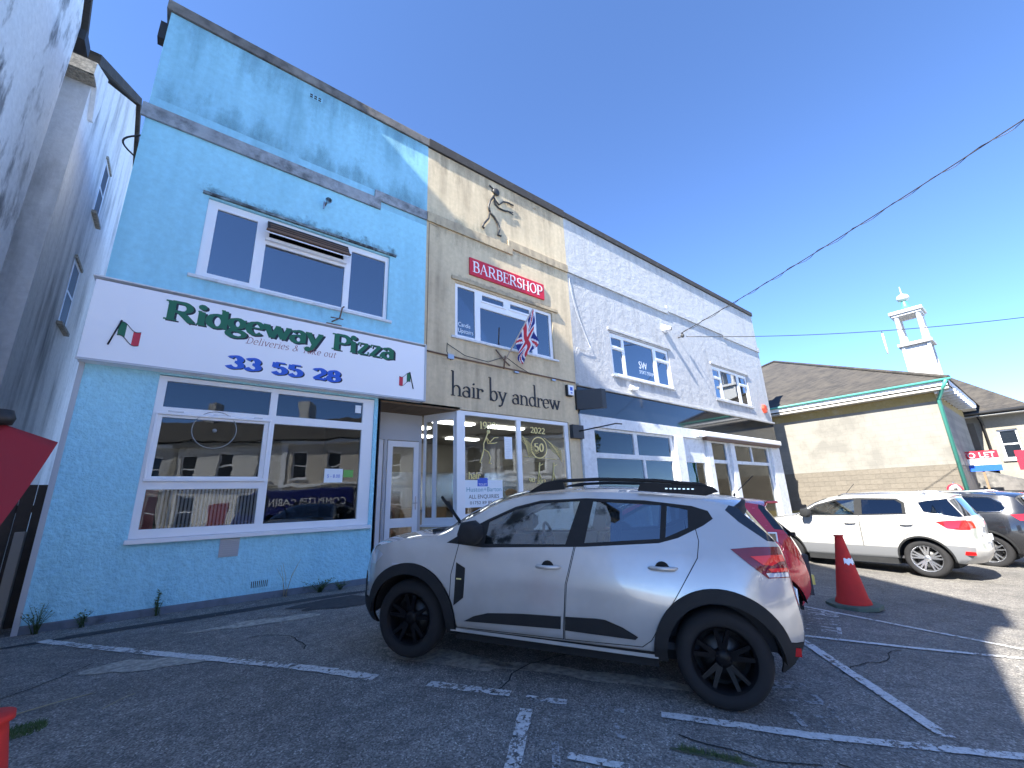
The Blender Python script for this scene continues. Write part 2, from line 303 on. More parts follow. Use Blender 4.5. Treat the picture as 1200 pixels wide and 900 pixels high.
# ------------------------------------------------------------------ pen-drawn serif lettering
def arc(cx, cy, rx, ry, a0, a1, n=16):
    return [(cx+rx*cos(radians(a0+(a1-a0)*i/n)), cy+ry*sin(radians(a0+(a1-a0)*i/n))) for i in range(n+1)]
def glyph(ch, asc=1.55, cap=1.4):
    V = lambda x,a,b: ('s', [(x,a),(x,b)])
    L = lambda *p: ('s', list(p))
    A = lambda *a: ('s', arc(*a))
    sf = lambda x,y,w=.24: ('f', [(x-w,y),(x+w,y)])
    C = cap
    G = {
    'a': (.95, [A(.42,.28,.34,.3,0,360), L((.76,.72),(.76,0)), ('s', arc(.44,.68,.32,.3,0,160))]),
    'b': (1.05, [V(.17,0,asc), A(.53,.5,.38,.5,0,360), ('f',[(-.02,asc),(.17,asc)])]),
    'd': (1.05, [V(.86,0,asc), A(.48,.5,.38,.5,0,360), ('f',[(.66,asc),(.86,asc)]), ('f',[(.86,0),(1.05,0)])]),
    'e': (.92, [A(.46,.5,.39,.5,8,318), ('f',[(.09,.54),(.84,.54)])]),
    'g': (.98, [A(.43,.62,.33,.36,0,360), A(.46,-.22,.42,.26,0,360), ('s',[(.3,.28),(.2,.12),(.4,.04)]), ('f',[(.7,.86),(.95,.95)])]),
    'h': (1.1, [V(.17,0,asc), ('s', arc(.53,.6,.34,.38,165,0)+[(.87,0)]), sf(.17,0,.2), sf(.87,0,.2), ('f',[(-.02,asc),(.17,asc)])]),
    'i': (.48, [V(.24,0,1), sf(.24,0,.21), ('f',[(.04,1),(.24,1)]), ('d',(.24,1.36))]),
    'k': (1.05, [V(.17,0,asc), L((.8,1),(.2,.42)), L((.38,.58),(.88,0)), sf(.17,0,.2), sf(.86,0,.17), sf(.78,1,.17)]),
    'l': (.48, [V(.24,0,asc), sf(.24,0,.21), ('f',[(.04,asc),(.24,asc)])]),
    'n': (1.12, [V(.2,0,1), ('s', arc(.55,.6,.34,.38,165,0)+[(.89,0)]), sf(.2,0,.2), sf(.89,0,.2), ('f',[(.02,1),(.2,1)])]),
    'o': (1.0, [A(.5,.5,.4,.5,0,360)]),
    'r': (.8, [V(.22,0,1), ('s', arc(.52,.62,.3,.34,165,50)), sf(.22,0,.21), ('f',[(.03,1),(.22,1)]), ('d',(.72,.82))]),
    's': (.8, [('s', arc(.4,.74,.27,.24,40,270)+arc(.4,.26,.29,.25,90,-150))]),
    't': (.66, [('s', [(.28,1.3),(.28,.3)]+arc(.5,.26,.22,.24,180,290)), ('f',[(.04,1),(.6,1)])]),
    'u': (1.1, [('s', [(.2,1),(.2,.4)]+arc(.53,.4,.33,.38,180,350)), V(.88,0,1), ('f',[(.02,1),(.2,1)]), ('f',[(.7,1),(.88,1)]), ('f',[(.88,0),(1.07,0)])]),
    'v': (1.0, [L((.1,1),(.5,0)), L((.9,1),(.5,0)), sf(.12,1,.2), sf(.88,1,.17)]),
    'w': (1.5, [L((.1,1),(.45,0)), L((.78,1),(.45,0)), L((.74,1),(1.08,0)), L((1.4,1),(1.08,0)), sf(.12,1,.2), sf(1.38,1,.17), sf(.75,1,.15)]),
    'y': (1.0, [L((.1,1),(.52,.02)), ('s',[(.9,1),(.5,0),(.36,-.36),(.14,-.5)]), sf(.12,1,.2), sf(.88,1,.17), ('d',(.12,-.44))]),
    'z': (.9, [('f',[(.1,1),(.8,1)]), L((.12,0),(.78,1)), ('f',[(.1,0),(.82,0)]), ('f',[(.12,1),(.1,.74)]), ('f',[(.82,0),(.84,.27)])]),
    'R': (1.45, [V(.3,0,C), ('s', [(.3,C)]+arc(.72,C*.74,.4,C*.26,90,-90)+[(.3,C*.48)]), L((.7,C*.48),(1.25,0)), sf(.3,0,.3), sf(.16,C,.16), sf(1.28,0,.17)]),
    'P': (1.2, [V(.3,0,C), ('s', [(.3,C)]+arc(.72,C*.72,.4,C*.28,90,-90)+[(.3,C*.44)]), sf(.3,0,.3), sf(.16,C,.16)]),
    'D': (1.4, [V(.3,0,C), ('s', [(.3,C)]+arc(.62,C*.5,.62,C*.5,90,-90)+[(.3,0)]), sf(.14,0,.14), sf(.14,C,.14)]),
    'T': (1.2, [V(.6,0,C), ('f',[(.05,C),(1.15,C)]), sf(.6,0,.25), ('f',[(.05,C),(.05,C*.78)]), ('f',[(1.15,C),(1.15,C*.78)])]),
    'B': (1.2, [V(.28,0,C), ('s', [(.28,C)]+arc(.65,C*.76,.34,C*.24,90,-90)+[(.28,C*.52)]), ('s', [(.28,C*.52)]+arc(.68,C*.26,.4,C*.26,90,-90)+[(.28,0)]), sf(.14,0,.14), sf(.14,C,.14)]),
    'A': (1.35, [('t',[(.12,0),(.64,C)]), L((.64,C),(1.2,0)), ('f',[(.32,C*.36),(1.0,C*.36)]), sf(.13,0,.18), sf(1.2,0,.2)]),
    'E': (1.15, [V(.28,0,C), ('f',[(.0,C),(1.02,C)]), ('f',[(.0,0),(1.08,0)]), ('f',[(.28,C*.52),(.8,C*.52)]), ('f',[(1.02,C),(1.02,C*.76)]), ('f',[(1.08,0),(1.08,C*.26)]), ('f',[(.8,C*.62),(.8,C*.42)])]),
    'S': (1.0, [('s', arc(.5,C*.74,.34,C*.25,35,265)+arc(.5,C*.25,.37,C*.25,85,-150)), ('f',[(.86,C),(.84,C*.74)]), ('f',[(.12,0),(.14,C*.26)])]),
    'H': (1.5, [V(.3,0,C), V(1.2,0,C), ('f',[(.3,C*.52),(1.2,C*.52)]), sf(.3,0,.24), sf(.3,C,.24), sf(1.2,0,.24), sf(1.2,C,.24)]),
    'O': (1.4, [A(.7,C*.5,.58,C*.5,0,360)]),
    '0': (1.0, [A(.5,C*.5,.38,C*.5,0,360)]),
    '1': (.7, [V(.38,0,C), sf(.38,0,.25), L((.38,C),(.14,C*.82))]),
    '2': (1.05, [('s', arc(.48,C*.72,.36,C*.28,160,-35)+[(.14,.08)]), ('s',[(.1,.06),(.5,.1),(.95,.06)]), ('f',[(.95,0),(.97,C*.25)])]),
    '3': (1.05, [('s', arc(.48,C*.75,.33,C*.25,160,-90)), ('s', arc(.48,C*.26,.4,C*.26,90,-160))]),
    '5': (1.05, [('f',[(.24,C),(.88,C)]), ('s',[(.24,C),(.2,C*.56)]), ('s', arc(.5,C*.3,.38,C*.3,130,-155))]),
    '8': (1.05, [A(.52,C*.75,.31,C*.25,0,360), A(.52,C*.27,.38,C*.27,0,360)]),
    '9': (1.0, [A(.5,C*.68,.36,C*.31,0,360), ('s',[(.86,C*.68),(.8,C*.3),(.3,0)])]),
    '7': (1.0, [('f',[(.1,C),(.92,C)]), L((.9,C),(.36,0))]),
    '&': (1.4, [('s', [(1.2,.1),(.5,C*.7)]+arc(.62,C*.82,.2,C*.18,200,-60)+[(.3,C*.4)]+arc(.45,C*.2,.33,C*.2,150,330)+[(1.15,C*.5)])]),
    ' ': (.6, []),
    }
    return G[ch]
def pen_text(text, thick=.2, thin=.07, slab=.08, sx=1, sz=1, asc=1.55, cap=1.4, slant=0, gap=.06, phi=18, depth=.01, step=.0004):
    """list of (char, MB-like verts/faces) laid out from x=0, baseline 0, in local x,z, front toward -y"""
    out = []; x0 = 0
    for ch in text:
        adv, prims = glyph(ch, asc, cap); mb = MB(); k = 0
        def strip(pts, ws):
            nonlocal k
            n = len(pts); Lp = []; Rp = []
            closed = (abs(pts[0][0]-pts[-1][0])+abs(pts[0][1]-pts[-1][1])) < 1e-6 and n > 4
            for i in range(n):
                a = pts[(i-1) % (n-1)] if closed else pts[max(i-1,0)]; b = pts[(i+1) % (n-1)] if closed else pts[min(i+1,n-1)]
                dx, dy = b[0]-a[0], b[1]-a[1]; d = sqrt(dx*dx+dy*dy) or 1
                nx, ny = -dy/d*ws[i]/2, dx/d*ws[i]/2
                Lp.append((pts[i][0]+nx, pts[i][1]+ny)); Rp.append((pts[i][0]-nx, pts[i][1]-ny))
            yf = -depth - step*k; k += 1; vs_ = []; fs = []
            for (lx,ly),(rx,ry) in zip(Lp, Rp):
                for (px,py) in ((lx,ly),(rx,ry)):
                    X = (x0+px+py*slant)*sx; Z = py*sz
                    vs_ += [(X,yf,Z),(X,0,Z)]
            for i in range(n-1):
                a = 4*i; b = 4*(i+1)
                fs += [(a,a+2,b+2,b),(a+1,a,b,b+1),(a+2,a+3,b+3,b+2)]
            if not closed: fs += [(0,1,3,2),(4*(n-1),4*(n-1)+2,4*(n-1)+3,4*(n-1)+1)]
            mb.add(vs_, fs)
        for kind, d in prims:
            if kind == 'd':
                p = arc(d[0], d[1], thick*.32, thick*.32, 0, 360, 10); strip(p, [thick*.64]*len(p)); continue
            if kind == 'f':
                strip(d, [slab]*len(d)); continue
            if kind == 't':
                strip(d, [thin*1.3]*len(d)); continue
            ws_ = []
            for i in range(len(d)):
                a = d[max(i-1,0)]; b = d[min(i+1,len(d)-1)]; th = atan2(b[1]-a[1], b[0]-a[0])
                ws_.append(thin+(thick-thin)*min(1, abs(sin(th-radians(phi)))*1.08))
            if len(d) == 2: ws_ = [max(ws_)]*2
            strip(d, ws_)
        out.append((ch, mb)); x0 += adv+gap
    return out, x0*sx
def place_letters(text, x0, z0, width, zs, y, m, parent, separate=False, name='lettering', letter_depth=.01, **kw):
    L, w = pen_text(text, sx=1, sz=1, depth=letter_depth, **kw)
    f = width/w; big = MB(); first = None
    for ch, mb in L:
        if not mb.v: continue
        v = [(x0+a*f, y+b, z0+c*zs) for a,b,c in mb.v]
        if separate:
            q = MB(); q.add(v, mb.f); q.build('letter', m, parent)
        else: big.add(v, mb.f)
    if not separate: return big.build(name, m, parent)
def font_text(name, s, m, size, loc, rot, parent=None, width=None, extrude=.001, drape=False, align='LEFT'):
    cu = bpy.data.curves.new(name, 'FONT'); cu.body = s; cu.size = size; cu.extrude = extrude; cu.align_x = align; cu.resolution_u = 3
    o = bpy.data.objects.new('tmp', cu); col.objects.link(o)
    bpy.context.view_layer.update()
    me = bpy.data.meshes.new_from_object(o.evaluated_get(bpy.context.evaluated_depsgraph_get()))
    bpy.data.objects.remove(o)
    w = max((v.co.x for v in me.vertices), default=1)
    k = width/w if width else 1
    mt = Matrix.Translation(loc) @ rot.to_matrix().to_4x4() @ Matrix.Diagonal((k,1,1,1))
    me.transform(mt)
    if drape:
        for v in me.vertices: v.co.z = gz(v.co.x, v.co.y)+.006+ (0.001 if v.co.z > loc[2] else 0)
    elif parent is not None: me.transform(Matrix.Translation(rootinv(parent)))
    me.materials.clear(); me.materials.append(m); me.name = name
    o = bpy.data.objects.new(name, me); col.objects.link(o)
    if parent: o.parent = parent
    return o
from mathutils import Euler
FACE = Euler((pi/2,0,0))      # text lying in the facade plane, facing -y
FACEX = Euler((pi/2,0,-pi/2)) # text facing -x

# wall with rectangular openings, front at y=yf, thickness th (into +y)
def holed_wall(mb, x0, x1, z0, z1, holes, yf, th, mi=0):
    xs = sorted({x0,x1,*[h[0] for h in holes],*[h[1] for h in holes]}); zs = sorted({z0,z1,*[h[2] for h in holes],*[h[3] for h in holes]})
    xs = [x for x in xs if x0 <= x <= x1]; zs = [z for z in zs if z0 <= z <= z1]
    inside = lambda x,z: any(h[0] < x < h[1] and h[2] < z < h[3] for h in holes)
    idx = {}
    def vid(x,z,k):
        if (x,z,k) not in idx: idx[(x,z,k)] = len(V); V.append((x, yf if k == 0 else yf+th, z))
        return idx[(x,z,k)]
    V = []; Fc = []
    nx, nz = len(xs)-1, len(zs)-1
    solid = [[not inside((xs[i]+xs[i+1])/2, (zs[j]+zs[j+1])/2) for j in range(nz)] for i in range(nx)]
    for i in range(nx):
        for j in range(nz):
            if not solid[i][j]: continue
            a,b,c,d = (xs[i],zs[j]),(xs[i+1],zs[j]),(xs[i+1],zs[j+1]),(xs[i],zs[j+1])
            Fc.append([vid(*p,0) for p in (a,b,c,d)]); Fc.append([vid(*p,1) for p in (d,c,b,a)])
            for (p,q,ii,jj) in ((a,b,i,j-1),(b,c,i+1,j),(c,d,i,j+1),(d,a,i-1,j)):
                if not (0 <= ii < nx and 0 <= jj < nz) or not solid[ii][jj]:
                    Fc.append([vid(*p,0), vid(*p,1), vid(*q,1), vid(*q,0)])
    mb.add(V, Fc, mi)
def window_part(parent, x0, x1, z0, z1, panes, yf, depth=.07, fm=None, gm=None, sill=None, fw=None, name='window', room=True, roomd=2.0):
    """frame = rectangle minus pane openings; each pane a sub-part"""
    f = MB(); holed_wall(f, x0, x1, z0, z1, panes, yf, depth)
    # raised rebate bead round each pane
    fo = f.build(name, fm or M['upvc'], parent, bevel=.006)
    for (a,b,c,d) in panes:
        g = MB(); g.box(a-.004, b+.004, yf+depth*.45, yf+depth*.45+.008, c-.004, d+.004); g.build('pane', gm or M['glass_up'], fo)
    if sill:
        s = MB(); s.box(x0-sill[0], x1+sill[0], yf-sill[1], yf+depth+.005, z0-sill[2], z0-.003); s.build('sill', sill[3] if len(sill) > 3 else M['old_frame'], fo, bevel=.008)
    return fo
def room_box(mb, x0, x1, y0, y1, z0, z1, mi=0):
    mb.add([(x0,y0,z0),(x1,y0,z0),(x1,y1,z0),(x0,y1,z0),(x0,y0,z1),(x1,y0,z1),(x1,y1,z1),(x0,y1,z1)],
        [(0,1,2,3),(7,6,5,4),(2,6,7,3),(1,5,6,2),(0,3,7,4)], mi)
def drape(name, poly, m, off=.004, step=.25, **kw):
    xs = [p[0] for p in poly]; ys = [p[1] for p in poly]
    pts = [Vector(p) for p in poly]; n = len(pts)
    x = min(xs)
    while x < max(xs):
        y = min(ys)
        while y < max(ys): pts.append(Vector((x,y))); y += step
        x += step
    v,e,f,ov,oe,of = delaunay_2d_cdt(pts, [], [list(range(n))], 1, 1e-5)
    mb = MB(); mb.add([(p.x,p.y,gz(p.x,p.y)+off) for p in v], [tuple(q) for q in f])
    return mb.build(name, m, **kw)
def strip_ground(name, pts, w, m, off=.008, **kw):
    pts = [Vector(p) for p in pts]; V = []; F = []
    P = []
    for a, b in zip(pts, pts[1:]):
        k = max(1, int((b-a).length/.045)); P += [a.lerp(b, i/k) for i in range(k)]
    P.append(pts[-1])
    for i, p in enumerate(P):
        d = (P[min(i+1,len(P)-1)]-P[max(i-1,0)]).normalized(); n = Vector((-d.y,d.x))*w/2
        rj = random.uniform(.86,1.08)
        for s in (n*rj,-n*random.uniform(.86,1.08)): q = p+s; V.append((q.x,q.y,gz(q.x,q.y)+off))
    for i in range(len(P)-1): F.append((2*i,2*i+1,2*i+3,2*i+2))
    mb = MB(); mb.add(V, F); return mb.build(name, m, **kw)
# ================================================================== SETTING
def ground_mesh():
    xs = [-160,-80,-40,-20,-12,-8,-6,-4,-2,0,1,2,3,3.5]+[3.5+.75*i for i in range(1,23)]+[24,30,45,70,110,180]
    ys = [-160,-80,-40,-20,-10,-5,-2,-1,0,.5,1,1.5,2,2.5,3,3.5,4,4.5,5,6,7,8,10,14,20,40,80,160]
    V = [(x,y,gz(x,y)) for x in xs for y in ys]; n = len(ys)
    F = [(i*n+j,(i+1)*n+j,(i+1)*n+j+1,i*n+j+1) for i in range(len(xs)-1) for j in range(n-1)]
    mb = MB(); mb.add(V, F, 0, True); return mb.build('ground', M['asphalt'], kind='structure')
ground_mesh()
ST = dict(kind='structure')
# painted bay lines
strip_ground('painted_bay_line', [(-1.0,7.95),(-.63,7.36),(.4,5.85),(1.1,4.83),(1.6,4.06)], .12, M['line_solid'], **ST)
strip_ground('painted_bay_line', [(1.91,3.67),(2.33,3.09)], .10, M['line_solid'], **ST)
strip_ground('painted_bay_line', [(2.39,2.97),(2.58,2.71)], .08, M['line_worn'], **ST)
strip_ground('painted_bay_line', [(2.69,2.57),(2.82,2.36)], .08, M['line_faint'], **ST)
strip_ground('painted_bay_line', [(2.98,2.16),(3.5,1.4),(4.29,.53),(5.2,-.6)], .085, M['line_crisp'], **ST)
strip_ground('painted_bay_line', [(5.72,2.24),(4.2,.85)], .1, M['line_crisp'], off=.012, **ST)
strip_ground('painted_bay_line', [(5.75,2.32),(6.3,1.4),(6.85,.6),(7.6,-.5)], .07, M['line_crisp'], off=.010, **ST)
strip_ground('painted_bay_line', [(7.36,2.75),(7.30,1.7),(7.24,.66),(7.2,-.5)], .07, M['line_crisp'], **ST)
strip_ground('painted_bay_line', [(2.28,2.83),(1.79,2.38),(1.5,2.1)], .10, M['line_solid'], **ST)
strip_ground('painted_bay_line', [(2.16,2.40),(1.95,2.17)], .05, M['line_faint'], **ST)
strip_ground('painted_bay_line', [(2.12,2.25),(2.32,1.94)], .07, M['line_worn'], **ST)
strip_ground('painted_bay_line', [(2.62,2.30),(2.52,2.15)], .05, M['line_faint'], **ST)
def ground_word(s, x, y, ang, size, width, m):
    o = font_text('painted_word', s, m, size, (x,y,0), Euler((0,0,ang)), width=width, drape=True, extrude=0); tag(o, kind='structure')
ground_word('PRIVATE', 7.25, 2.62, radians(197), .5, 1.15, M['line_worn'])
ground_word('PRIVATE', 5.0, 2.75, radians(222), .5, 1.9, M['line_faint'])
random.seed(3)
def blob(cx, cy, rx, ry, a, n=26, j=.22):
    r = []; ph = random.random()*6
    for i in range(n):
        t = 2*pi*i/n; k = 1+j*sin(2*t+ph)+j*.7*sin(5*t+ph*2)+random.uniform(-j,j)*.5
        x, y = rx*k*cos(t), ry*k*sin(t); r.append((cx+x*cos(a)-y*sin(a), cy+x*sin(a)+y*cos(a)))
    return r
drape('asphalt_patch', blob(.02,5.95,.42,.22,-.5), M['patch'], off=.005, **ST)
drape('asphalt_patch', blob(1.15,6.9,.62,.16,-.1), M['patch'], off=.005, **ST)
drape('asphalt_patch', blob(2.25,7.3,.7,.35,0), M['patch_dark'], off=.006, **ST)
drape('asphalt_patch', blob(2.3,4.05,.75,.16,-1.1), M['patch'], off=.005, **ST)
drape('asphalt_patch', blob(3.1,2.9,.8,.12,-1.0), M['patch'], off=.005, **ST)
drape('asphalt_patch', blob(.9,7.9,2.0,.16,.0), M['patch_dark'], off=.004, **ST)
drape('mossy_patch', blob(2.80,1.70,.19,.045,-1.05,j=.25), M['moss'], off=.005, **ST)
drape('mossy_patch', blob(-.62,4.85,.12,.08,.4,j=.3), M['moss'], off=.005, **ST)

random.seed(21)
def crack(x, y, a, n, L_, w_=.012):
    P = [(x,y)]
    for i in range(n):
        a += random.uniform(-.5,.5); x += cos(a)*L_; y += sin(a)*L_; P.append((x,y))
    strip_ground('tarmac_crack', P, w_, M['gap_dark'], off=.0055, **ST)
M['gap_dark'] = mat('crack_dirt', (.02,.02,.018), .95)
for c_ in ((2.85,1.95,-1.1,9,.09),(.2,8.1,-.4,14,.12),(1.0,7.2,-.9,10,.12),(2.2,3.2,-.2,8,.14),(3.3,1.2,-1.4,8,.1),(-.4,6.4,-1.9,9,.12),(4.9,1.6,-.6,10,.13),(1.3,5.3,.9,9,.13)): crack(*c_)
F = 8.6
# ------------------------------------------------------------------ blue pizza shop
B = empty('shop_building', (1.4,F,0), label='bright blue rendered two-storey shop at the left end of the row', cat='shop')
HB = [(-.44,3.10,1.05,3.60), (-.24,3.28,5.47,7.10), (3.22,4.215,-1,3.60)]
w = MB(); holed_wall(w, -1.33, 4.21, .10, 3.66, HB, F, .28); w.build('wall', M['blue_rough'], B, label='stippled blue ground-floor wall')
w = MB(); holed_wall(w, -1.33, 4.21, 3.66, 8.35, HB, F+.001, .279); w.build('wall', M['blue_smooth'], B, label='smooth blue first-floor wall')
w = MB(); w.box(-1.33, 4.21, F, F+.28, 8.352, 10.86); w.build('parapet', M['blue_parapet'], B, label='grimy blue parapet')
w = MB(); w.box(-1.33, -1.05, F+.281, 17, -.6, 9.9); w.build('side_wall', M['old_white_b'], B)
w = MB(); w.box(-1.34, 3.2, F-.03, F+.02, -.5, .098); w.build('plinth', render_mat('grey_plinth', (.16,.19,.23), (.06,.06,.06), .9, 30, .4, .01, (1,1,1), dirt_scale=3), B, bevel=.01)
w = MB(); w.box(-1.37, -1.31, F-.035, F+.05, -.1, 3.66); w.build('corner_trim', M['upvc_grey'], B, bevel=.004)
w = MB(); w.box(-1.40, 4.205, F-.055, F+.34, 10.86, 11.10); w.build('coping', M['coping'], B, bevel=.012)
w = MB(); w.box(-1.40, 2.98, F-.055, F-.002, 8.27, 8.56); w.box(2.82, 4.20, F-.056, F-.002, 8.50, 8.76); w.box(2.82,2.98,F-.0555,F-.002,8.50,8.561); w.build('string_course', M['grey_course'], B, bevel=.01)
w = MB(); w.box(-1.05, 4.2, F+.29, 17, 10.0, 10.1); w.build('roof', M['coping'], B)
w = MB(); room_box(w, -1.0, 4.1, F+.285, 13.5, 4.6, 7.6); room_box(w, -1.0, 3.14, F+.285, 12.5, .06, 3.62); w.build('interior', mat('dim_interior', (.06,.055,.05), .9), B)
w = MB(); w.box(1.18,1.48,F-.012,F+.01,10.50,10.64); 
vb = w.build('air_brick', M['blue_parapet'], B); s = MB()
for i in range(3): s.box(1.21+i*.09,1.27+i*.09,F-.014,F-.0125,10.52,10.56); s.box(1.21+i*.09,1.27+i*.09,F-.014,F-.0125,10.58,10.62)
s.build('slot', M['dark'], vb)
w = MB(); w.box(-1.50,-1.34,8.95,9.15,10.5,10.92); w.build('rainwater_hopper', M['iron'], B)
# upper window
wf = window_part(B, -.24, 3.28, 5.47, 7.10, [(-.08,.58,5.59,6.95),(.76,2.29,5.55,6.52),(.80,2.25,6.68,6.98),(2.42,3.20,5.55,6.97)], F+.06, .07, sill=(.10,.11,.06))
s = MB(); s.box(.74,2.31,F-.02,F+.058,6.58,6.64); s.box(.70,2.33,F-.19,F-.17,6.64,6.66); s.build('casement_rail', M['upvc'], wf)
fan = MB(); 
# open top-hung fanlight, tilted out at the bottom
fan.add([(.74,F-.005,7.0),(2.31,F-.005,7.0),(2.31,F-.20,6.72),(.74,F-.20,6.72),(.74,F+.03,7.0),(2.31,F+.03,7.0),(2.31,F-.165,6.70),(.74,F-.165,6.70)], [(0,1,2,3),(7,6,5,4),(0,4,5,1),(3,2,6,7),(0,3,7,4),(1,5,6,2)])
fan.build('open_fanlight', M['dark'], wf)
s = MB()
for zz in (6.72,6.80,6.88): s.box(.78,2.28,F-.215+(zz-6.72)*.7,F-.205+(zz-6.72)*.7,zz,zz+.02)
s.box(.72,2.33,F-.22,F-.16,6.69,6.715)
s.build('fanlight_rail', M['rust'], wf)
s = MB(); s.box(-.34,3.42,F-.05,F-.002,7.13,7.18); s.build('drip_mould', render_mat('mouldy_drip', (.25,.33,.36), (.03,.03,.03), .95, 50, .3, .005, (1,1,1), dirt_scale=5, lo=.35, hi=.55), B)
# ground floor window
gp = [(-.33,1.17,3.08,3.51),(1.29,2.87,3.08,3.50),(-.31,1.12,1.98,2.91),(1.28,2.87,1.19,2.93),(-.34,1.15,1.20,1.78)]
gf = window_part(B, -.44, 3.10, 1.07, 3.59, gp, F+.02, .08, gm=M['glass'], sill=(.03,.10,.07,M['upvc']))
s = MB(); s.box(-.40,1.22,F-.018,F+.019,1.90,1.95); s.box(-.40,1.22,F-.018,F+.019,2.95,2.99); s.box(1.19,1.22,F-.018,F+.019,1.951,2.949); s.box(-.40,-.37,F-.018,F+.019,1.951,2.949); s.build('casement_frame', M['upvc'], gf, bevel=.006)
s = MB(); s.box(-.25,-.05,F+.0,F+.018,3.0,3.02); s.box(.35,.6,F+.0,F+.018,2.99,3.01); s.box(.95,1.08,F+.0,F+.018,2.995,3.015); s.build('window_stay', M['steel'], gf)
s = MB(); s.lathe([(.30,0),(.305,-.015),(.315,-.015),(.32,.0),(.30,0)], (.40,F+.035,2.75), 'y', 32); s.lathe([(.0,-.03),(.03,-.03),(.035,0)], (.40,F+.035,2.74), 'y', 12); s.build('round_window_vent', mat('clear_vent_plastic', (.25,.26,.26), .15), gf)
pp = MB(); pp.box(2.22,2.56,F+.044,F+.047,1.88,2.14); n_ = pp.build('opening_hours_notice', M['paper'], gf)
font_text('notice_lettering', '5 - 8.00', M['sign_blue'], .09, (2.27,F+.043,1.97), FACE, B, width=.24, extrude=.0003)
pp = MB(); pp.box(2.575,2.76,F+.044,F+.047,1.98,2.12); pp.build('green_sticker', mat('green_sticker', (.15,.4,.08), .5), gf)
pp = MB(); pp.box(2.72,2.84,F+.044,F+.047,3.28,3.44); pp.build('window_sticker', M['paper'], gf)
# vents
for (x0,x1,z0,z1,nm,vert) in ((.70,.97,.71,.99,'louvre_vent',0),(1.18,1.49,.15,.33,'air_vent',1)):
    v = MB(); v.box(x0,x1,F-.012,F+.01,z0,z1); vo = v.build(nm, M['upvc_grey'] if not vert else M['blue_rough'], B, bevel=.003); s = MB()
    if not vert:
        for i in range(7): s.box(x0+.02,x1-.02,F-.03,F-.013,z0+.03+i*.033,z0+.045+i*.033)
        s.build('louvre', M['upvc_grey'], vo)
    else:
        for i in range(9): s.box(x0+.03+i*.028,x0+.042+i*.028,F-.014,F-.0125,z0+.04,z1-.04)
        s.build('slot', M['dark'], vo)
# interior furniture glimpsed behind glass
w = MB(); w.box(-.9,3.0,10.6,11.1,.06,1.15); w.box(-.9,3.0,10.55,11.15,1.15,1.2); w.build('counter', M['timber'], B)
w = MB(); w.box(-.9,-.2,9.3,9.5,.06,1.9); w.build('red_curtain', M['sign_red'], B)
w = MB()
for i in range(26): w.box(-.15+i*.055,-.12+i*.055,9.5,9.52,1.1,1.85)
w.build('vertical_blind', M['upvc'], B)
# wall fittings
c = empty('security_light', (1.76,F,7.8), label='small rusty security lamp on the blue wall above the upper window', cat='lamp')
w = MB(); w.tube([(1.76,F,7.84),(1.76,F-.14,7.84)], .018); w.build('bracket', M['rust'], c); w = MB(); w.lathe([(.03,-.12),(.07,-.2),(.06,-.22)], (1.78,F,7.85), 'y', 12); w.box(1.70,1.73,F-.12,F-.09,7.68,7.84); w.build('lamp_head', M['steel'], c)
c = empty('wall_bracket', (2.23,F,5.3), label='rusty bent bracket sticking up on the pizza sign below the blue upper window', cat='bracket')
w = MB(); w.tube([(2.1,F-.02,5.14),(2.22,F-.14,5.2),(2.26,F-.12,5.45),(2.3,F-.1,5.5)], .016); w.tube([(2.05,F-.1,5.2),(2.3,F-.12,5.2)], .012); w.build('bracket_rod', M['rust'], c)
w = MB(); w.box(2.0,2.3,F-.03,F-.001,5.02,5.1); w.build('bracket_plate', M['rust'], c)
# -- pizza sign
S = empty('shop_sign', (1.36,F,3.7), label='long white pizza shop fascia sign with green lettering and Italian flags', cat='sign')
w = MB(); w.prism([(F+.0,3.63),(F-.2,3.66),(F-.2,4.93),(F-.002,4.97)], 'x', -1.39, 4.14); w.build('sign_box', M['sign_white'], S, bevel=.008)
w = MB(); w.box(-1.43,4.17,F-.22,F-.002,4.972,4.992); w.build('sign_capping', M['old_frame'], S)
w = MB(); w.box(-1.40,4.15,F-.215,F-.201,3.63,3.665); w.box(4.14,4.18,F-.21,F-.003,3.64,4.97); w.build('sign_trim', M['upvc_grey'], S)
YS = F-.2005
kw = dict(thick=.34, thin=.12, slab=.11, asc=1.42, cap=1.38, gap=.02)
place_letters('Ridgeway Pizza', -.50, 4.47, 3.95, .232, YS+.002, M['sign_black'], S, name='lettering_shadow', letter_depth=.002, **kw)
place_letters('Ridgeway Pizza', -.53, 4.49, 3.93, .232, YS, M['sign_green'], S, separate=True, letter_depth=.006, **kw)
place_letters('Deliveries & Take out', .64, 4.30, 1.55, .085, YS, M['sign_redbrown'], S, name='small_lettering', letter_depth=.003, thick=.13, thin=.05, slab=.05, slant=.25, gap=.1)
kn = dict(thick=.44, thin=.17, slab=.17, cap=1.4, gap=.05)
place_letters('33 55 28', .43, 3.80, 1.92, .150, YS+.002, M['sign_black'], S, name='number_shadow', letter_depth=.002, **kn)
place_letters('33 55 28', .41, 3.815, 1.91, .150, YS, M['sign_blue'], S, separate=True, letter_depth=.006, **kn)
